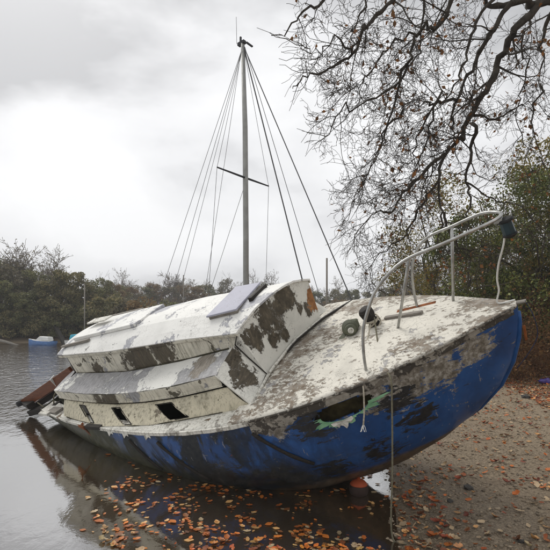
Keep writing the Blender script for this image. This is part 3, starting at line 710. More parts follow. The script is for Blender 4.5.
# stem band (bare leading edge of the bow)
m = MB(); m.tube([(x+.006, 0, z) for x, z in [(7.15, .24), (7.14, .14), (7.11, 0), (7.02, -.24), (6.88, -.48), (6.65, -.73), (6.30, -1.0), (5.93, -1.19)]], [.018, .02, .022, .024, .026, .028, .03, .02], 8)
M = Mat('brighter blue stem band', .4); v = M.obj(); M.color(M.ramp(M.noise(v, 5, 7, .65), [(.3, (.01, .04, .12)), (.6, (.016, .085, .27)), (.8, (.05, .15, .33))])); m_stem = M.m
m.build('stem_band', m_stem, wreck, smooth=True)

# ------------------------------------------------------------------ ropes hanging from the wreck (things of their own)
def rope(name, pts, r, mat, label, k=8, sides=7):
    m = MB(); m.tube(catmull(pts, k), r, sides); o = m.build(name, mat, smooth=True); tag(o, label, 'rope'); return o
pb = BW(5.90, .05, .36); ps = BW(6.24, -.80, .19)
zg = ground_z(ps.x, ps.y-.05)
rope('mooring_rope', [pb, BW(6.02, -.35, .215), BW(6.16, -.66, .20), ps+Vector((.0, -.03, .0)), ps+Vector((.004, -.05, -.2)), Vector((ps.x+.006, ps.y-.055, .6)), Vector((ps.x+.004, ps.y-.05, zg+.05)), Vector((ps.x+.10, ps.y-.12, zg+.014))],
     .0075, m_dkrope, 'long thin rope hanging from the bow deck straight down to the beach')
pn = BW(6.0, -.83, .17)
rp1 = rope('frayed_rope', [BW(5.84, .05, .30), BW(5.86, -.2, .235), BW(5.93, -.55, .215), BW(5.99, -.80, .19), pn+Vector((.0, -.035, -.04)), pn+Vector((.005, -.04, -.22)), pn+Vector((.0, -.03, -.34))],
     .007, m_rope, 'short pale frayed rope end dangling over the blue hull below the pulpit leg')
m = MB()
for k in range(7):
    a = pn+Vector((0, -.03, -.33)); m.tube([a, a+Vector((rng.uniform(-.015, .015), rng.uniform(-.01, .01), -.03)), a+Vector((rng.uniform(-.03, .03), rng.uniform(-.02, .01), -.065))], .0025, 4)
m.build('frayed_end', m_white, rp1)
rope('white_cable', [BW(7.19, -.03, .93), BW(7.16, -.04, .84), BW(7.10, -.03, .70), BW(7.06, .0, .56), BW(7.05, .02, .45), BW(7.02, .02, .335), BW(7.15, .01, .345)], .0075, m_white, 'white cable hanging from the dark lantern to the stemhead')
rope('blue_rope', [BW(7.22, .0, .33), BW(7.255, .0, .18), BW(7.25, .02, -.02), BW(7.15, .03, -.2), BW(7.04, .03, -.34)], .003, plain('faded blue rope', (.02, .035, .09), .8), 'thin faded blue rope hanging off the tip of the bow')

# orange and black buoy below the bow
bu = empty('mooring_buoy', (.86, 4.32, .05), label='dark round buoy with an orange top in the shallows under the bow', cat='buoy')
prof = [(0.0, -.10)]+[(.10*math.cos(a), .10*math.sin(a)) for a in np.linspace(-1.4, .45, 10)]
m = MB(); m.lathe(prof, 20); m.build('float', plain('dark fouled float', (.035, .02, .015), .7), bu, smooth=True)
prof = [(.10*math.cos(a)+.001, .10*math.sin(a)) for a in np.linspace(.45, 1.35, 7)]+[(.012, .12), (0.0, .12)]
m = MB(); m.lathe(prof, 20); m.build('cap', plain('dull orange float paint', (.35, .07, .025), .6), bu, smooth=True)

# ------------------------------------------------------------------ vegetation helpers
m_bark = plain('grey brown bark', (.085, .072, .055), .9, .1, 0, .45, 5, .6)
m_oak = plain('dark lichened oak bark', (.060, .052, .042), .9, .1, 0, .5, 9, .7)
m_twig = plain('pale twig bark', (.20, .175, .145), .9, .1, 0, .35, 7, 0)
def leaf_quads(cen, size, rg, flat=0, aspect=.62):
    """one folded four-cornered leaf per centre"""
    n = len(cen); nrm = rg.normal(size=(n, 3)); nrm[:, 2] += flat; nrm /= np.linalg.norm(nrm, axis=1)[:, None]
    t = rg.normal(size=(n, 3)); t -= nrm*(t*nrm).sum(1)[:, None]; t /= np.linalg.norm(t, axis=1)[:, None]
    b = np.cross(nrm, t); s = (size*rg.uniform(.6, 1.35, n))[:, None]
    V = np.stack([cen-t*s*.5, cen+b*s*.5*aspect+nrm*s*.12, cen+t*s*.5, cen-b*s*.5*aspect+nrm*s*.12], 1).reshape(-1, 3)
    F = np.arange(4*n).reshape(n, 4); return V, F
class Twigs:
    """collects branch tubes in numpy lists for one mesh"""
    def __init__(s): s.mb = MB(); s.tips = []; s.nodes = []
    def grow(s, p, d, ln, r, lev, rg, kids, wob=.35, up=0., lenk=.5, minr=.004, segs=5, sides=(8, 6, 4, 3, 3, 3), spread=(.5, 1.15)):
        pts = [Vector(p)]; d = Vector(d).normalized(); dirs = [d]
        for i in range(segs):
            d = (d+Vector((rg.gauss(0, wob), rg.gauss(0, wob), rg.gauss(0, wob)+up))*.6).normalized()
            pts.append(pts[-1]+d*ln/segs); dirs.append(d)
        rr = [max(minr, r*(1-.62*i/segs)) for i in range(segs+1)]
        s.mb.tube(pts, rr, sides[min(lev, len(sides)-1)], cap=False)
        if lev >= len(kids): s.tips.append(pts[-1]); s.nodes += pts[1:]; return
        for k in range(kids[lev]):
            t = rg.uniform(.25, 1.0) if k else 1.0
            i = min(segs-1, int(t*segs)); q = pts[i].lerp(pts[i+1], t*segs-i)
            ax = dirs[i].orthogonal().normalized(); ax = Matrix.Rotation(rg.uniform(0, 2*math.pi), 3, dirs[i]) @ ax
            nd = Matrix.Rotation(rg.uniform(*spread)*(1 if k else .3), 3, ax) @ dirs[i]
            s.grow(q, nd, ln*lenk*rg.uniform(.7, 1.3), max(minr, rr[i]*.58), lev+1, rg, kids, wob, up, lenk, minr, max(3, segs-1), sides, spread)
def crown_points(n, rx, rz, clumps, rg):
    """leaf positions in uneven clumps through an egg-shaped crown with gaps"""
    a = rg.uniform(0, 2*np.pi, clumps); z = rg.uniform(-.75, 1, clumps); rad = np.sqrt(np.clip(1-z*z, 0, 1))*rg.uniform(.45, 1.0, clumps)
    cc = np.stack([np.cos(a)*rad*rx, np.sin(a)*rad*rx, z*rz], 1); cr = rg.uniform(.16, .38, clumps)*rx
    k = rg.integers(0, clumps, n); d = rg.normal(size=(n, 3)); d /= np.linalg.norm(d, axis=1)[:, None]; d *= (rg.uniform(.25, 1, n)**.5)[:, None]
    d[:, 2] *= .75
    return cc[k]+d*cr[k][:, None]

# ------------------------------------------------------------------ trees of the far bank (prototype meshes, shared)
def tree_proto(seed, h, rx, nl, size, clumps, base=.22):
    rg = np.random.default_rng(seed); rd = random.Random(seed); T = Twigs()
    T.grow((0, 0, -.3), (0, 0, 1), h*.62, h*.024, 0, rd, (6, 4, 3), .16, .05, .55, .012, 6, (7, 5, 3, 3))
    C_ = crown_points(nl, rx, h*(1-base)*.52, clumps, rg); C_[:, 2] += h*(base+(1-base)*.5)
    V, F = leaf_quads(C_, size, rg, .3); return T.mb.mesh('trunk'), fastmesh('crown', V, F)
def bare_proto(seed, h, kids=(8, 6, 5, 4), lenk=.55, leaves=0):
    rd = random.Random(seed); T = Twigs()
    T.grow((0, 0, -.3), (0, 0, 1), h*.45, h*.026, 0, rd, kids, .22, .06, lenk, .014, 6, (7, 5, 3, 3, 3))
    me = T.mb.mesh('trunk')
    if not leaves: return me, None
    rg = np.random.default_rng(seed); nd = np.array([tuple(p) for p in T.nodes]); C_ = nd[rg.integers(0, len(nd), leaves)]+rg.normal(0, .07, (leaves, 3))
    V, F = leaf_quads(C_, .13, rg); return me, fastmesh('crown', V, F)
broad = [tree_proto(21+i, 6.0, 2.3, 5200, .20, 34, .12) for i in range(4)]
thin = [bare_proto(51+i, 6.5, (8, 6, 5, 4), .56, 900) for i in range(2)]
bare = [bare_proto(61+i, 6.5) for i in range(2)]
bush = [tree_proto(71+i, 2.6, 1.8, 3600, .17, 22, .0) for i in range(3)]
LM = {'evergreen': leafmat('dark evergreen leaves', [(0.083, 0.082, 0.041), (0.155, 0.148, 0.067), (0.240, 0.213, 0.099), (0.310, 0.243, 0.121)]),
      'olive': leafmat('olive brown leaves', [(0.081, 0.086, 0.043), (0.140, 0.146, 0.062), (0.191, 0.193, 0.085), (0.249, 0.219, 0.096)]),
      'russet': leafmat('russet autumn leaves', [(0.122, 0.089, 0.048), (0.200, 0.134, 0.062), (0.273, 0.176, 0.079), (0.186, 0.176, 0.100)]),
      'brown': leafmat('dull brown leaves', [(0.104, 0.091, 0.065), (0.173, 0.150, 0.098), (0.236, 0.201, 0.125), (0.143, 0.150, 0.091)])}
def plant_tree(name, pro, x, y, s, mat, label, group, cat='tree', sz=1.0):
    t = empty(name, (x, y, ground_z(x, y)), rng.uniform(0, 6.28), label, cat, group); t.scale = (s, s, s*sz)
    o = bpy.data.objects.new('trunk', pro[0]); col.objects.link(o); o.parent = t
    if not pro[0].materials: pro[0].materials.append(m_twig if name in ('bare_tree', 'thin_tree') else m_bark)
    if pro[1] is not None:
        o = bpy.data.objects.new('crown', pro[1]); col.objects.link(o); o.parent = t
        if not pro[1].materials: pro[1].materials.append(LM[mat])
        o.material_slots[0].link = 'OBJECT'; o.material_slots[0].material = LM[mat]
    return t
def at(px, Y): return (px-275)/420*Y
TXT = {'evergreen': ('dark evergreen tree in the wood across the creek', 'dark evergreen trees across the creek'),
       'olive': ('olive brown leafy tree in the wood across the creek', 'olive trees across the creek'),
       'russet': ('russet autumn tree on the bank across the creek', 'russet trees across the creek'),
       'brown': ('dull brown leafed tree on the bank across the creek', 'brown trees across the creek')}
# nearer left-hand wood: (pixel column, distance, scale, kind)
for i, (px, Y, s, kd) in enumerate([
    (-25, 33, 1.15, 'olive'), (-8, 31.5, .85, 'olive'), (8, 33, .86, 'brown'), (22, 31.5, .70, 'olive'), (34, 34, .80, 'olive'), (46, 32.5, .74, 'evergreen'),
    (58, 33, .80, 'evergreen'), (70, 33.5, .86, 'evergreen'), (80, 34, .74, 'evergreen'), (64, 32, .62, 'evergreen'), (90, 36, .66, 'olive'), (98, 38, .6, 'olive'), (30, 32, .6, 'olive'),
    (14, 36, 1.0, 'brown'), (-35, 30, .8, 'evergreen'), (88, 35, .6, 'olive'),
    (104, 41, .62, 'olive'), (112, 46, .62, 'russet'), (120, 52, .68, 'olive'), (128, 57, .72, 'russet'), (134, 61, .8, 'brown'), (146, 65, .85, 'olive'), (158, 66, .82, 'russet'), (170, 66, .8, 'brown'), (184, 67, .86, 'russet'),
    (198, 66, .84, 'russet'), (210, 68, .8, 'olive'), (224, 67, .84, 'brown'), (240, 68, .88, 'evergreen'), (254, 67, .86, 'brown'), (268, 69, .9, 'olive'), (283, 68, .84, 'brown'),
    (300, 69, .84, 'evergreen'), (318, 70, .84, 'olive'), (336, 69, .88, 'evergreen'), (352, 70, .86, 'olive'), (368, 68, .88, 'evergreen'), (385, 66, .9, 'olive'), (402, 60, .9, 'evergreen'),
    (104, 76, 1.05, 'brown'), (122, 78, 1.05, 'evergreen'), (150, 80, 1.02, 'russet'), (180, 80, 1.05, 'olive'), (204, 80, 1.0, 'evergreen'), (226, 82, 1.05, 'brown'), (262, 82, 1.05, 'olive'), (300, 84, 1.05, 'evergreen'), (345, 84, 1.05, 'brown'), (390, 80, 1.05, 'olive')]):
    l_, g_ = TXT[kd] if Y < 40 else tuple(q.replace('in the wood across the creek', 'on the distant bank beyond the wreck').replace('on the bank across the creek', 'on the distant bank beyond the wreck').replace('across the creek', 'on the distant bank') for q in TXT[kd]); plant_tree('leafy_tree', broad[i % 4], at(px, Y), Y, s*(.92 if Y < 40 else 1), kd, l_, g_, sz=rng.uniform(.88, 1.08))
# low bushes along the water's edge opposite
for i in range(26):
    px = -20+i*5.4; X_ = at(px, 31); Y = far_y(X_)+.9+rng.uniform(0, 1.2)
    kd = rng.choice(['evergreen', 'evergreen', 'olive']); plant_tree('waterside_bush', bush[i % 3], at(px, Y), Y, rng.uniform(.5, .85), kd, 'low bush overhanging the water across the creek', 'bushes along the far water edge', 'bush')
for i in range(30):
    px = 108+i*10; Y = far_y(at(px, 60))+1.5+rng.uniform(0, 1.5); kd = rng.choice(['brown', 'russet', 'olive', 'evergreen', 'olive']); plant_tree('distant_bush', bush[i % 3], at(px, Y), Y, rng.uniform(.9, 1.4), kd, 'autumn bush at the foot of the distant wooded bank', 'bushes along the distant bank', 'bush')
# bare skyline trees
for i, (px, Y, s, k) in enumerate([(-2, 36, 1.4, 't'), (9, 37, 1.2, 't'), (26, 37, 1.2, 't'), (44, 37, 1.12, 't'), (175, 76, 1.75, 'b'), (168, 80, 1.4, 'b'), (200, 84, 1.4, 't'), (262, 80, 1.6, 'b'), (280, 82, 1.5, 'b'), (272, 86, 1.6, 't'), (234, 88, 1.4, 't'), (118, 84, 1.55, 't'), (310, 88, 1.5, 'b'), (340, 86, 1.5, 't'), (150, 90, 1.5, 'b')]):
    pr = thin[i % 2] if k == 't' else bare[i % 2]
    plant_tree('bare_tree', pr, at(px, Y), Y, s, 'brown', 'nearly leafless tree showing above the far wood', 'bare trees on the skyline')

# ------------------------------------------------------------------ right bank: evergreens, brambles, thin trees
def leafy_clump(name, x, y, h, rx, nl, size, mat, label, group, seed, cat, kids=(7, 5, 4), clumps=40, zc=.55, rzk=.5, wob=.3):
    z0 = ground_z(x, y); t = empty(name, (x, y, z0), 0, label, cat, group); rd = random.Random(seed); rg = np.random.default_rng(seed)
    T = Twigs(); T.grow((0, 0, -.2), (rd.uniform(-.1, .1), rd.uniform(-.1, .1), 1), h*.6, h*.02, 0, rd, kids, wob, .03, .55, .004, 6, (8, 6, 4, 3, 3))
    link('trunk', T.mb.mesh('trunk'), m_bark, t, smooth=True)
    C_ = crown_points(nl, rx, h*rzk, clumps, rg); C_[:, 2] += h*zc; C_ = C_[C_[:, 2] > .05]
    V, F = leaf_quads(C_, size, rg, .2); link('crown', fastmesh('crown', V, F), mat, t)
    return t
m_holly = leafmat('ivy and holly leaves', [(0.048, 0.065, 0.014), (0.091, 0.116, 0.024), (0.146, 0.170, 0.036), (0.242, 0.233, 0.055)], .15, .4)
m_olv = leafmat('yellowing olive leaves', [(0.091, 0.091, 0.020), (0.157, 0.139, 0.032), (0.231, 0.186, 0.040), (0.330, 0.216, 0.045)], .3)
m_brk = leafmat('dead bracken', [(.07, .030, .010), (.13, .060, .02), (.20, .10, .035), (.10, .075, .03)], .2, .8)
for i, (x, y, h, rx, nl, sz_, mt, nm, lb) in enumerate([
    (7.8, 12.8, 5.4, 2.1, 17000, .085, m_holly, 'ivy_clad_tree', 'dense dark ivy covered tree at the right edge behind the bow'),
    (6.1, 13.8, 4.6, 1.6, 13000, .08, m_holly, 'holly_tree', 'dark holly tree behind the bow lantern'),
    (4.6, 14.5, 3.6, 1.3, 5000, .075, m_olv, 'young_tree', 'olive leafed sapling behind the pulpit'),
    (9.2, 12.6, 5.6, 1.8, 15000, .08, m_holly, 'evergreen_bush', 'dark evergreen bush cut by the right edge of the picture'),
    (6.2, 15.5, 6.4, 2.1, 6500, .085, m_olv, 'young_tree', 'tall thin leafed yellowing tree behind the evergreens on the right'),
    (5.6, 13.0, 2.4, 1.0, 6000, .065, m_holly, 'evergreen_bush', 'low evergreen bush right behind the bow tip'),
    (9.2, 14.6, 6.8, 2.2, 9000, .09, m_olv, 'young_tree', 'tall olive leafed tree filling the right edge above the bow')]):
    leafy_clump(nm, x, y, h, rx, nl, sz_, mt, lb, 'trees and bushes on the right bank', 301+i, 'tree' if 'tree' in nm else 'bush', clumps=46, zc=.54)
for i, (x, y, h, rx, lb) in enumerate([(5.9, 12.4, 1.5, 1.0, 'tangle of rusty brown bracken right behind the bow tip'), (6.9, 11.4, 1.35, .95, 'rusty brown bracken at the right edge above the leaf litter'), (5.1, 13.2, 1.2, .8, 'small rusty brown bracken patch behind the stem'), (7.8, 11.6, 1.8, 1.1, 'taller brown bracken under the evergreens on the right'), (6.3, 11.0, .9, .7, 'low brown bracken in front of the taller tangle beside the bow')]):
    z0 = ground_z(x, y); t = empty('bracken', (x, y, z0), 0, lb, 'bracken', 'bracken at the foot of the right bank'); rd = random.Random(400+i); rg = np.random.default_rng(400+i); T = Twigs()
    for k in range(60):
        a = rd.uniform(0, 6.28); q = rx*.6*math.sqrt(rd.random())
        T.grow((math.cos(a)*q, math.sin(a)*q, -.05), (math.cos(a)*.5, math.sin(a)*.5, 1), h*rd.uniform(.7, 1.2), .007, 2, rd, (0, 0, 4, 2), .4, -.06, .45, .0025, 5)
    link('stems', T.mb.mesh('stems'), plain('dry brown stems', (.16, .085, .04), .9, .1, 0, .4, 8, 0), t)
    nd = np.array([tuple(p) for p in T.nodes]); C_ = nd[rg.integers(0, len(nd), 2000)]+rg.normal(0, .05, (2000, 3)); C_ = C_[C_[:, 2] > .02]
    V, F = leaf_quads(C_, .065, rg); link('fronds', fastmesh('fronds', V, F), m_brk, t)
for i, (px, Y, s, k) in enumerate([(395, 30, .95, 0), (425, 26, 1.05, 1), (452, 22, 1.0, 0), (485, 24, 1.3, 1), (520, 21, 1.2, 0), (555, 19, 1.1, 1), (408, 38, .8, 1)]):
    plant_tree('thin_tree', thin[k], at(px, Y), Y, s, 'olive', 'thin twiggy tree on the bank behind the bow', 'thin trees behind the bow')
for i, (px, Y, s) in enumerate([(378, 36, .8), (398, 30, .7), (420, 25, .75), (440, 21, .7), (462, 18, .8), (478, 17, .8), (372, 44, 1.0), (500, 17, .95), (530, 15, .9), (560, 14, .9)]):
    plant_tree('bank_bush', bush[i % 3], at(px, Y), Y, s, 'olive' if i % 2 else 'evergreen', 'leafy bush along the bank behind the bow', 'bushes behind the bow', 'bush')

# ------------------------------------------------------------------ overhanging oak
oak = empty('oak_tree', (8.2, 6.2, ground_z(8.2, 6.2)), 0, 'big bare oak reaching its crooked boughs over the bow from the right', 'tree')
OZ = oak.location.z
def P(px, py, Y): return Vector(((px-275)/420*Y-8.2, Y-6.2, CAMH+(318-py)/420*Y-OZ))
ro = random.Random(77)
m = MB(); m.tube(catmull([(0, 0, -.4), (.05, .1, 1.5), (-.05, .1, 3.2), (-.35, .2, 4.8), (-.8, .3, 6.2)], 5), [.42, .38, .36, .34, .33, .32, .31, .31, .3, .3, .3, .29, .28, .28, .27, .27, .26, .26, .25, .24, .23], 12); m.build('trunk', m_oak, oak, smooth=True)
LIMB = [  # (radius, [(px, py, distance)...])
 (.16, [(755, -70, 6.5), (650, -22, 6.6), (575, -4, 6.5), (530, 4, 6.4), (492, 4, 6.4), (470, -8, 6.3)]),
 (.14, [(742, -85, 6.5), (620, -85, 6.3), (500, -70, 6.0), (400, -55, 5.8), (310, -40, 5.6)]),
 (.085, [(540, 2, 6.4), (516, 30, 6.4), (501, 58, 6.5), (487, 90, 6.5), (471, 113, 6.6), (463, 137, 6.6), (446, 152, 6.6), (440, 180, 6.5), (442, 212, 6.5), (438, 245, 6.5)]),
 (.055, [(508, 6, 6.4), (488, 37, 6.5), (472, 69, 6.6), (456, 100, 6.6), (453, 125, 6.7), (457, 140, 6.7)]),
 (.032, [(457, 100, 6.6), (434, 104, 6.5), (418, 101, 6.4), (400, 108, 6.4)]),
 (.05, [(558, 2, 6.5), (545, 30, 6.7), (542, 56, 6.8), (540, 86, 6.9)]),
 (.045, [(476, 120, 6.6), (471, 150, 6.8), (468, 180, 6.9), (469, 214, 6.9), (464, 262, 7.0)]),
 (.05, [(470, -70, 5.95), (455, -10, 6.0), (440, 24, 6.0), (418, 33, 6.0), (406, 66, 5.9), (384, 94, 5.9), (345, 108, 5.8), (326, 138, 5.8)]),
 (.045, [(412, -57, 5.8), (392, 0, 5.8), (362, 32, 5.7), (355, 52, 5.7), (328, 69, 5.7), (303, 79, 5.7), (292, 90, 5.7)]),
 (.03, [(385, -54, 5.8), (366, 0, 5.7), (357, 24, 5.6), (348, 44, 5.6)]),
 (.035, [(345, -45, 5.7), (319, 0, 5.6), (296, 20, 5.6), (272, 40, 5.6)]),
 (.04, [(500, -12, 6.4), (478, 20, 6.2), (466, 60, 6.1), (452, 92, 6.0), (440, 96, 6.0)]),
 (.028, [(430, -60, 5.8), (424, 10, 6.2), (420, 50, 6.3), (404, 70, 6.4), (398, 100, 6.5)]),
 (.04, [(446, 152, 6.6), (424, 172, 6.5), (408, 190, 6.4), (390, 210, 6.4), (372, 214, 6.3), (352, 238, 6.3)]),
 (.03, [(471, 113, 6.6), (500, 118, 6.8), (520, 105, 6.9), (545, 100, 7.0)]),
 (.03, [(440, 180, 6.5), (420, 205, 6.6), (405, 235, 6.7), (385, 250, 6.7), (368, 268, 6.7)]),
 (.03, [(442, 212, 6.5), (452, 236, 6.6), (470, 250, 6.7), (490, 246, 6.8)]),
 (.025, [(406, 66, 5.9), (392, 110, 6.1), (380, 150, 6.2), (362, 180, 6.2)]),
 (.022, [(355, 52, 5.7), (338, 40, 5.7), (316, 48, 5.6), (300, 44, 5.6)]),
 (.022, [(514, 34, 6.4), (526, 70, 6.6), (518, 110, 6.7), (526, 150, 6.8)]),
 (.022, [(540, 86, 6.9), (532, 128, 7.0), (548, 170, 7.0)]),
 (.024, [(405, 108, 6.3), (386, 128, 6.2), (374, 160, 6.3), (356, 190, 6.3), (350, 212, 6.3)]),
 (.024, [(440, 96, 6.2), (420, 130, 6.3), (412, 160, 6.4), (392, 176, 6.4)]),
 (.024, [(420, 33, 6.1), (396, 40, 6.1), (378, 62, 6.0), (362, 84, 6.0), (350, 86, 6.0)]),
 (.022, [(434, 103, 6.5), (428, 140, 6.6), (416, 170, 6.6), (402, 215, 6.7), (396, 250, 6.7)]),
 (.022, [(468, 180, 6.9), (492, 200, 7.0), (516, 206, 7.1), (545, 230, 7.2)])]
TW = Twigs(); tw_pts = []
def twig(p, d, ln, r, lev):
    if 275+420*(p.x+8.2)/(p.y+6.2) < 298+max(0, 5.0-(p.z+OZ))*22: return
    segs = 5 if lev < 2 else 4; pts = [p]; dd = d.normalized()
    for i in range(segs):
        dd = (dd+Vector((ro.gauss(0, .36), ro.gauss(0, .36), ro.gauss(0, .36)-.02))*.62).normalized(); pts.append(pts[-1]+dd*ln/segs*ro.uniform(.75, 1.25))
    rr = [max(.0027, r*(1-.6*i/segs)) for i in range(segs+1)]
    TW.mb.tube(pts, rr, 5 if lev == 0 else 3, cap=False)
    if lev >= 1: tw_pts.extend(pts[1:])
    if lev >= 3: return
    for i in range(1, segs+1):
        for k in range(1 if ro.random() < (.90, .76, .50)[lev] else 0):
            ax = dd.orthogonal().normalized(); ax = Matrix.Rotation(ro.uniform(0, 6.283), 3, dd) @ ax
            seg = (pts[i]-pts[i-1]).normalized(); nd = Matrix.Rotation(ro.uniform(.45, 1.2), 3, ax) @ seg
            twig(pts[i], nd, ln*(.55, .52, .55)[lev]*ro.uniform(.6, 1.3), rr[i]*.62, lev+1)
for r_, wp in LIMB:
    pts = catmull([P(*q) for q in wp], 5)
    pts = [p+Vector((ro.gauss(0, .02), ro.gauss(0, .05), ro.gauss(0, .02))) for p in pts]; n = len(pts)
    rr = [max(.006, r_*.72*(1-.86*i/(n-1)))*(1+.15*ro.uniform(-1, 1)) for i in range(n)]
    m = MB(); m.tube(pts, rr, 9); m.build('bough', m_oak, oak, smooth=True)
    if r_ > .12: continue
    i = 2
    while i < n:
        d = (pts[min(i+1, n-1)]-pts[i-1]).normalized(); ax = Matrix.Rotation(ro.uniform(0, 6.283), 3, d) @ d.orthogonal().normalized()
        nd = Matrix.Rotation(ro.uniform(.4, 1.25), 3, ax) @ d + Vector((-.12, 0, .05))
        twig(pts[i], nd, ro.uniform(.4, 1.0)*(1.0 if r_ > .03 else .8), min(.018, max(.006, rr[i]*.4)), 0); i += ro.choice((1, 2, 2, 3))
    twig(pts[-1], (pts[-1]-pts[-2]), .45, rr[-1]*.8, 0)
tag(TW.mb.build('twigs', m_oak, oak, fix=False), kind='stuff')
m_dead = leafmat('dead oak leaves', [(.10, .045, .015), (.22, .09, .025), (.30, .13, .04), (.13, .08, .04)], .3, .6)
rg = np.random.default_rng(5); tp = np.array([tuple(p) for p in tw_pts]); pxs = 275+420*(tp[:, 0]+8.2)/(tp[:, 1]+6.2)
k = rg.choice(len(tp), 800, replace=False, p=np.where(pxs > 380, 1.0, .25)/np.where(pxs > 380, 1.0, .25).sum())
V, F = leaf_quads(tp[k]+rg.normal(0, .02, (len(k), 3)), .075, rg); tag(link('dead_leaves', fastmesh('dead_leaves', V, F), m_dead, oak), kind='stuff')

# ------------------------------------------------------------------ moored boats behind
m_gel = plain('white gelcoat', (.62, .62, .60), .4, .4, 0, .12, 3, 0)
m_alu = plain('grey anodised mast', (.30, .30, .28), .5, .4, .3, .2, 3, 0)
m_wire = plain('rigging wire', (.10, .10, .10), .5, .4, .4)
m_sail = plain('furled dark sailcloth', (.05, .05, .055), .8)
yr = R(-40); ya = empty('moored_yacht', (-.79, 11.4, 0), yr, 'upright moored yacht whose tall mast rises behind the wrecked cabin', 'sailboat')
def yh(x): return 1.25*max(0, 1-abs((x-(-.4))/4.3)**2.4)**.8+.03 if x > -.4 else 1.25*(1-.32*abs((x+.4)/4.4)**2)
rows = []
for x in np.linspace(-4.6, 3.85, 36):
    b_ = yh(x); dp = -.45*(1-abs((x+.4)/4.6)**2.5)-.02; fz = .85+.25*max(0, (x+1)/4.8)**2
    rows.append([(x, b_*math.cos(t)**.6*sg if math.cos(t) > 1e-6 else 0, fz+(dp-fz)*math.sin(t)) for sg, ts in ((-1, np.linspace(0, math.pi/2, 9)), (1, np.linspace(math.pi/2, 0, 9)[1:])) for t in ts])
m = MB(); m.grid(rows); m.add(rows[0], [tuple(range(len(rows[0])))]); m.build('hull', m_gel, ya, smooth=True)
m = MB(); m.grid([[(x, yh(x)*v, .86+.25*max(0, (x+1)/4.8)**2+.03*(1-v*v)) for v in (-1, -.5, 0, .5, 1)] for x in np.linspace(-4.6, 3.85, 36)]); m.build('deck', m_gel, ya, smooth=True)
m = MB(); m.hexa([(-2.4, -.7, .86), (1.4, -.45, .9), (1.4, .45, .9), (-2.4, .7, .86), (-2.3, -.6, 1.28), (.9, -.38, 1.24), (.9, .38, 1.24), (-2.3, .6, 1.28)]); m.build('cabin', m_gel, ya, bevel=.05)
MT = CAMH+(318-42)/420*11.4
m = MB(); m.tube([(0, 0, .9), (0, 0, 4), (-.03, 0, 7), (-.12, 0, MT)], [.078, .076, .070, .052], 12); mast = m.build('mast', m_alu, ya, smooth=True)
m = MB(); m.box((-.16, 0, MT+.03), (.24, .10, .08)); m.box((-.02, .16, MT+.02), (.05, .24, .03)); m.tube([(-.2, 0, MT), (-.2, 0, MT+.22)], .03, 6); m.build('masthead', m_sail, mast)
m = MB(); m.tube([(-.25, -.1, MT), (-.27, -.1, MT+.75)], .006, 5); m.build('aerial', m_wire, mast)
SPZ = CAMH+(318-178)/420*11.4
for sg in (-1, 1):
    m = MB(); m.tube([(0, sg*.05, SPZ), (-.05, sg*1.0, SPZ+.03)], [.03, .02], 6); m.build('spreader', m_sail, mast, smooth=True)
tp_ = (-.10, 0, MT-.05)
for nm, pts, r_ in [('forestay', [tp_, (3.75, 0, 1.15)], .014), ('furled_halyard', [(-.08, .02, MT-.15), (1.9, .75, 1.0)], .018), ('halyard', [(-.06, .02, MT-.1), (2.7, .2, 1.1)], .008),
    ('backstay', [tp_, (-4.5, -.25, .95)], .007), ('backstay', [tp_, (-4.5, .3, .95)], .007), ('topping_lift', [tp_, (-3.4, 0, 1.4)], .006),
    ('shroud', [tp_, (-.05, -1.0, SPZ+.03), (-.35, -1.15, .95)], .006), ('shroud', [tp_, (-.05, 1.0, SPZ+.03), (-.35, 1.15, .95)], .006),
    ('lower_shroud', [(0, 0, SPZ-.1), (-.9, -1.15, .95)], .006), ('lower_shroud', [(0, 0, SPZ-.1), (-.9, 1.15, .95)], .006), ('halyard', [(-.1, -.05, MT-.1), (-1.6, -.3, 1.35)], .006)]:
    m = MB(); m.tube(pts, r_, 5); m.build(nm, m_wire, ya)
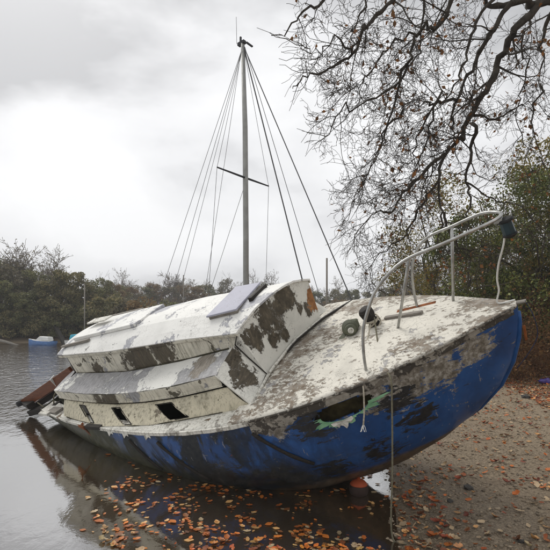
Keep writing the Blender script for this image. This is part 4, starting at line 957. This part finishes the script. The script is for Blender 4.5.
def small_boat(x, y, rz, l_, hullm, topm, stripe, mast_h, label, cabin=True, mr=.04):
    t = empty('small_boat', (x, y, 0), rz, label, 'boat', 'small boats moored along the creek')
    rows = []
    for u in np.linspace(0, 1, 16):
        xx = (u-.45)*l_; b_ = l_*.19*max(.02, 1-max(0, u-.35)**2.2*3.9) if u < .9 else l_*.19*max(.02, (1-u)*2.6)
        fz = l_*(.13+.06*u*u); rows.append([(xx, s_*b_*k, z) for s_, k, z in ((-1, 1, fz), (-1, .97, fz*.55), (-1, .75, -.05), (1, .0, -.12), (1, .75, -.05), (1, .97, fz*.55), (1, 1, fz))])
    m = MB(); m.grid(rows); m.add(rows[0], [tuple(range(7))]); m.build('hull', hullm, t, smooth=True)
    m = MB(); m.grid([[r_[0], ((r_[0][0]), 0, r_[0][2]+.03), r_[-1]] for r_ in rows]); m.build('deck', m_gel, t)
    m = MB(); m.grid([[(r_[0][0], r_[0][1]*1.01-.005, r_[0][2]-.02), (r_[0][0], r_[0][1]*1.01-.005, r_[0][2]-.16)] for r_ in rows]); m.build('stripe', stripe, t, solid=.01)
    if cabin:
        h0 = l_*.14; a, b_ = -.36*l_, .22*l_; ww = l_*.14
        m = MB(); m.hexa([(a, -ww, h0), (b_, -ww*.7, h0), (b_, ww*.7, h0), (a, ww, h0), (a+.05, -ww*.85, h0+l_*.13), (b_-.18*l_, -ww*.6, h0+l_*.15), (b_-.18*l_, ww*.6, h0+l_*.15), (a+.05, ww*.85, h0+l_*.13)])
        m.build('cover', topm, t, bevel=.05)
        for k in (-.18, .0): 
            m = MB(); m.bar((k*l_, -ww*.93, h0+l_*.07), ((k+.1)*l_, -ww*.86, h0+l_*.07), .03, l_*.05); m.build('window', stripe, t)
    if mast_h:
        m = MB(); m.tube([(.05, 0, .2), (.05+.0, 0, mast_h)], mr, 7); m.build('mast', m_grey, t, smooth=True)
    return t
m_pblue = plain('chalky blue gelcoat', (.10, .20, .42), .5, .3)
m_blue = plain('bright blue gelcoat', (.02, .10, .38), .4, .4); m_turq = plain('turquoise cover', (.06, .34, .46), .7, .2)
small_boat(at(42, 28.2), 28.2, R(165), 2.0, m_pblue, m_gel, m_blue, 0, 'small blue and white boat moored by the far wood')
small_boat(at(84, 28.5), 28.5, R(70), 2.6, m_gel, m_turq, m_turq, 4.1, 'little boat with a turquoise cover and a thin upright mast')
small_boat(at(183, 42), 42, R(30), 4.2, m_gel, m_gel, m_blue, 6.1, 'distant boat whose short pale mast shows left of the tall mast', True, .055)
small_boat(at(326, 20), 20, R(-50), 3.6, m_gel, m_gel, m_blue, 4.65, 'boat behind the foredeck showing only a stubby pale mast', False, .045)
# leaning timber and fallen trunk by the far bank
m = MB(); m.bar((at(67, 29), 29, -.3), (at(53, 30), 30.3, 1.25), .30, .22, taper=.8); tag(m.build('leaning_timber', m_dkwood, bevel=.02), 'dark timber leaning out of the water by the far wood', 'timber')
m = MB(); m.tube(catmull([(at(-15, 29), 29, .45), (at(2, 28.6), 28.6, .25), (at(14, 28.6), 28.6, .02), (at(22, 28.4), 28.4, -.1)]), [.10]*6+[.09]*6+[.06]*7, 8); tag(m.build('fallen_branch', m_grey, smooth=True), 'pale fallen branch dipping into the water at the left edge', 'branch')
# purple bag at the right edge
bp_ = Vector((at(545, 10.3), 10.3, 0)); bp_.z = ground_z(bp_.x, bp_.y)
m = MB(); rows = []
for i in range(9):
    t = i/8*math.pi; rows.append([(.20*math.sin(t)**.7*math.cos(a)*(1+.12*math.sin(a*3+i)), .13*math.sin(t)**.7*math.sin(a), .075-.08*math.cos(t)+.02*math.sin(a*2+i)) for a in np.linspace(0, 2*math.pi, 15)])
m.grid([[(x+.05*mnoise.noise(Vector((x*14, y*14, z*14+1))), y+.05*mnoise.noise(Vector((x*14, y*14, z*14+5))), max(-.01, z+.05*mnoise.noise(Vector((x*14, y*14, z*14+9))))) for x, y, z in r_] for r_ in rows]); bo = m.build('plastic_bag', plain('purple plastic', (.10, .07, .32), .35, .5), smooth=True); bo.location = bp_; bo.scale = (.75, .75, .75); tag(bo, 'crumpled purple plastic bag on the leaf litter at the right edge', 'bag')

# ------------------------------------------------------------------ stones and fallen leaves
def stone_mesh(seed):
    bm = bmesh.new(); bmesh.ops.create_icosphere(bm, subdivisions=1, radius=1)
    for v in bm.verts: v.co *= 1+.35*mnoise.noise(v.co*1.3+Vector((seed*7, 0, 0))); v.co.z *= .6
    me = bpy.data.meshes.new('stone'); bm.to_mesh(me); bm.free(); return me
SM = [stone_mesh(i) for i in range(4)]
m_stone = plain('dark wet stone', (.045, .04, .034), .6, .4, 0, .4, 6, .4)
for me in SM: me.materials.append(m_stone)
for i, (px, py, s, lb) in enumerate([(469, 481, .055, 'larger dark stone lying on the gravel under the bow'), (450, 492, .035, 'small dark stone left of the larger one on the gravel'), (526, 400, .10, 'dark stone among the leaf litter at the far edge of the gravel'), (521, 533, .03, 'little dark stone near the bottom right')]):
    Y = 420*(CAMH-.12)/(py-318); X_ = at(px, Y); o = bpy.data.objects.new('stone', SM[i % 4]); col.objects.link(o); o.location = (X_, Y, ground_z(X_, Y)+s*.2); o.scale = (s, s, s); o.rotation_euler = (0, 0, i*1.3)
    tag(o, lb, 'stone', 'loose stones on the beach')
# pebbles: far too many to count
pts = []
while len(pts) < 9000:
    Y = 2.6+8*rng.random()**1.7; X_ = rng.uniform(.4, 6.5)
    if 60 < 275+420*X_/Y < 640 and X_ > shore_x(Y)-.5: pts.append((X_, Y))
bmv = np.array([v.co for v in SM[0].vertices]); bmf = np.array([p.vertices[:] for p in SM[0].polygons])
VV, FF = [], []
for i, (X_, Y) in enumerate(pts):
    s = .006+.014*rng.random()**3; a = rng.uniform(0, 6.28); ca, sa = math.cos(a), math.sin(a)
    q = bmv*(s*rng.uniform(.8, 1.5), s, s*.8); q = np.stack([q[:, 0]*ca-q[:, 1]*sa, q[:, 0]*sa+q[:, 1]*ca, q[:, 2]], 1)+(X_, Y, ground_z(X_, Y)+s*.2)
    VV.append(q); FF.append(bmf+i*len(bmv))
m_peb = leafmat('mixed pebbles', [(.09, .068, .045), (.20, .155, .105), (.36, .285, .20), (.15, .12, .085)], 0, .7)
tag(link('pebbles', fastmesh('pebbles', np.concatenate(VV), faces3=np.concatenate(FF)), m_peb), 'fine brown gravel pebbles of the beach', kind='stuff')

# leaves: a lobed blade with a fold and a stalk, three shapes, four colours
def leaf_mesh(seed, curl):
    rd = random.Random(seed); V = [(0, 0, 0)]; n = 7; lft, rgt, mid = [], [], []
    for i in range(n):
        t = i/(n-1); w_ = .36*math.sin(math.pi*min(1, t*.93+.04))**.8*(1 if i % 2 else (.9, .55, .7, .62, .8)[seed])*rd.uniform(.8, 1.2); y = t-.5
        z = curl*(4*(t-.5)**2)*.12
        mid.append((0, y, z)); lft.append((-w_, y+.03, z+.10*curl*w_/.36+rd.uniform(0, .03))); rgt.append((w_, y+.03, z+.12*curl*w_/.36+rd.uniform(0, .03)))
    V = mid+lft+rgt; F = []
    for i in range(n-1): F += [(i, i+1, n+i+1, n+i), (i, 2*n+i, 2*n+i+1, i+1)]
    V += [(-.012, -.5, .0), (.012, -.5, .0), (.004, -.72, .03), (-.004, -.72, .03)]; k = 3*n; F.append((k, k+1, k+2, k+3))
    me = bpy.data.meshes.new('leaf'); me.from_pydata(V, [], F); me.update(); return me
LFM = []
for i, cc in enumerate([(.58, .17, .03), (.40, .11, .025), (.58, .32, .12), (.20, .075, .025), (.46, .34, .20), (.28, .07, .03)]):
    M = Mat('fallen leaf colour', .5, .35); v = M.obj(); f = M.noise(v, 3, 5); oi = M.n('ShaderNodeObjectInfo'); gi = M.n('ShaderNodeNewGeometry'); vr = M.math('FRACT', M.math('ADD', oi.outputs['Random'], gi.outputs['Random Per Island'])); hs_ = M.n('ShaderNodeHueSaturation'); M.l(M.ramp(f, [(.3, tuple(x*.55 for x in cc)), (.6, cc)]), hs_.inputs['Color']); M.l(M.math('ADD', .6, M.math('MULTIPLY', vr, .7)), hs_.inputs['Value']); M.l(M.math('ADD', .485, M.math('MULTIPLY', oi.outputs['Random'], .03)), hs_.inputs['Hue']); M.color(hs_.outputs[0]); LFM.append(M.m)
LV = [leaf_mesh(i, c_) for i, c_ in enumerate((.4, 1.0, 1.8, -.8, 2.6))]
LVS = {}
def leaf_data(k, c_):
    if (k, c_) not in LVS:
        me = LV[k].copy(); me.materials.clear(); me.materials.append(LFM[c_]); LVS[(k, c_)] = me
    return LVS[(k, c_)]
lfw, lfb = [], []
rl = random.Random(19)
def clump(x, y): return mnoise.noise(Vector((x*1.6, y*1.6, 4)))*.5+mnoise.noise(Vector((x*4.5, y*4.5, 8)))*.35
drift = []
for _ in range(58):
    px = rl.uniform(95, 400); py = rl.uniform(450, 556)
    if px < 75+(556-py)*.45: continue
    drift.append((px, py, rl.uniform(5, 20), rl.uniform(3, 8)))
while len(lfw) < 820:
    if rl.random() < .82:
        q = rl.choice(drift); px = rl.gauss(q[0], q[2]); py = rl.gauss(q[1], q[3])
    else:
        px = rl.uniform(80, 410); py = rl.uniform(428, 556)
    if py < 426 or px < 66+(556-py)*.22+rl.gauss(0, 14): continue
    if py < 455 and rl.random() < .5: continue
    Y = 420*CAMH/(py-318); X_ = at(px, Y)
    if ground_z(X_, Y) > -.005: continue
    lfw.append((X_, Y, .003+.006*rl.random()))
while len(lfb) < 4600:
    Y = 2.8+9.5*rl.random()**1.3; X_ = rl.uniform(.6, 8)
    if not (-.02 < (X_/Y) < .72): continue
    z = ground_z(X_, Y)
    if z < .0 or z > 1.4: continue
    dd = X_-shore_x(Y); pr = .10+.75*max(0, clump(X_, Y))+(1.2 if dd > 3.0 else 0)+(.35 if dd < .45 and Y < 4.6 else 0)
    if rl.random() > pr: continue
    lfb.append((X_, Y, z+.012))
def put(L_, n, lab, grp, cols, size, tilt):
    L_.sort(key=lambda q: q[1] if 0 < 275+420*q[0]/q[1] < 550 else 99)
    for (X_, Y, z) in L_[:n]:
        o = bpy.data.objects.new('fallen_leaf', leaf_data(rl.randrange(5), rl.choice(cols))); col.objects.link(o); s = size*rl.choice((.5, .7, .85, 1, 1.2, 1.5))*rl.uniform(.85, 1.15)
        o.location = (X_, Y, z); o.rotation_euler = (rl.gauss(0, tilt), rl.gauss(0, tilt), rl.uniform(0, 6.28)); o.scale = (s*rl.uniform(.75, 1.25), s, s*(rl.choice((.3, .6, 1.0)) if tilt < .05 else 1.2)); tag(o, lab, 'leaf', grp)
    return L_[n:]
rest_w = put(lfw, 170, 'orange brown autumn leaf floating on the dark water beside the hull', 'leaves floating beside the hull', [0, 0, 0, 1, 1, 2, 2, 3, 4], .054, .03)
rest_b = put(lfb, 130, 'dry autumn leaf lying on the gravel beach', 'leaves lying on the beach', [0, 1, 2, 2, 3, 4, 4, 4], .052, .2)
def bulk(L_, name, lab, cols, size, tilt):
    VV, FF, MI = [], [], []; o_ = 0
    base = [(np.array([v.co for v in me.vertices]), [p.vertices[:] for p in me.polygons]) for me in LV]; F4 = []
    for (X_, Y, z) in L_:
        bv, bf = base[rl.randrange(5)]; s = size*rl.choice((.5, .7, .85, 1, 1.2, 1.4))*rl.uniform(.85, 1.15); E_ = Matrix.Rotation(rl.uniform(0, 6.28), 3, 'Z') @ Matrix.Rotation(rl.gauss(0, tilt), 3, 'X') @ Matrix.Rotation(rl.gauss(0, tilt), 3, 'Y')
        q = (bv*(s, s, s*(.35 if tilt < .05 else 1))) @ np.array(E_).T+(X_, Y, z); VV.append(q); F4.append(np.array(bf)+o_); o_ += len(bv); MI += [rl.choice(cols)]*len(bf)
    me = fastmesh(name, np.concatenate(VV), np.concatenate(F4))
    for mm in LFM: me.materials.append(mm)
    me.polygons.foreach_set('material_index', MI); o = bpy.data.objects.new(name, me); col.objects.link(o); tag(o, lab, kind='stuff')
bulk(rest_w, 'floating_leaf_drift', 'further small autumn leaves floating round the hull', [0, 0, 1, 1, 2, 2, 3, 4], .05, .03)
bulk(rest_b, 'leaf_litter', 'litter of brown and orange leaves over the beach', [0, 1, 1, 2, 2, 3, 4, 4, 5], .054, .25)

# ------------------------------------------------------------------ thin haze over the creek
hz = bpy.data.materials.new('haze'); hz.use_nodes = True; t_ = hz.node_tree; t_.nodes.clear()
o_ = N(t_, 'ShaderNodeOutputMaterial'); pv = N(t_, 'ShaderNodeVolumePrincipled')
pv.inputs['Color'].default_value = (.88, .90, .93, 1); pv.inputs['Density'].default_value = .0019
t_.links.new(pv.outputs[0], o_.inputs['Volume'])
m = MB(); m.hexa([(-430, -48, -2), (430, -48, -2), (430, 720, -2), (-430, 720, -2), (-430, -48, 16), (430, -48, 16), (430, 720, 16), (-430, 720, 16)])
tag(m.build('haze', hz), 'thin pale haze over the creek', kind='stuff')
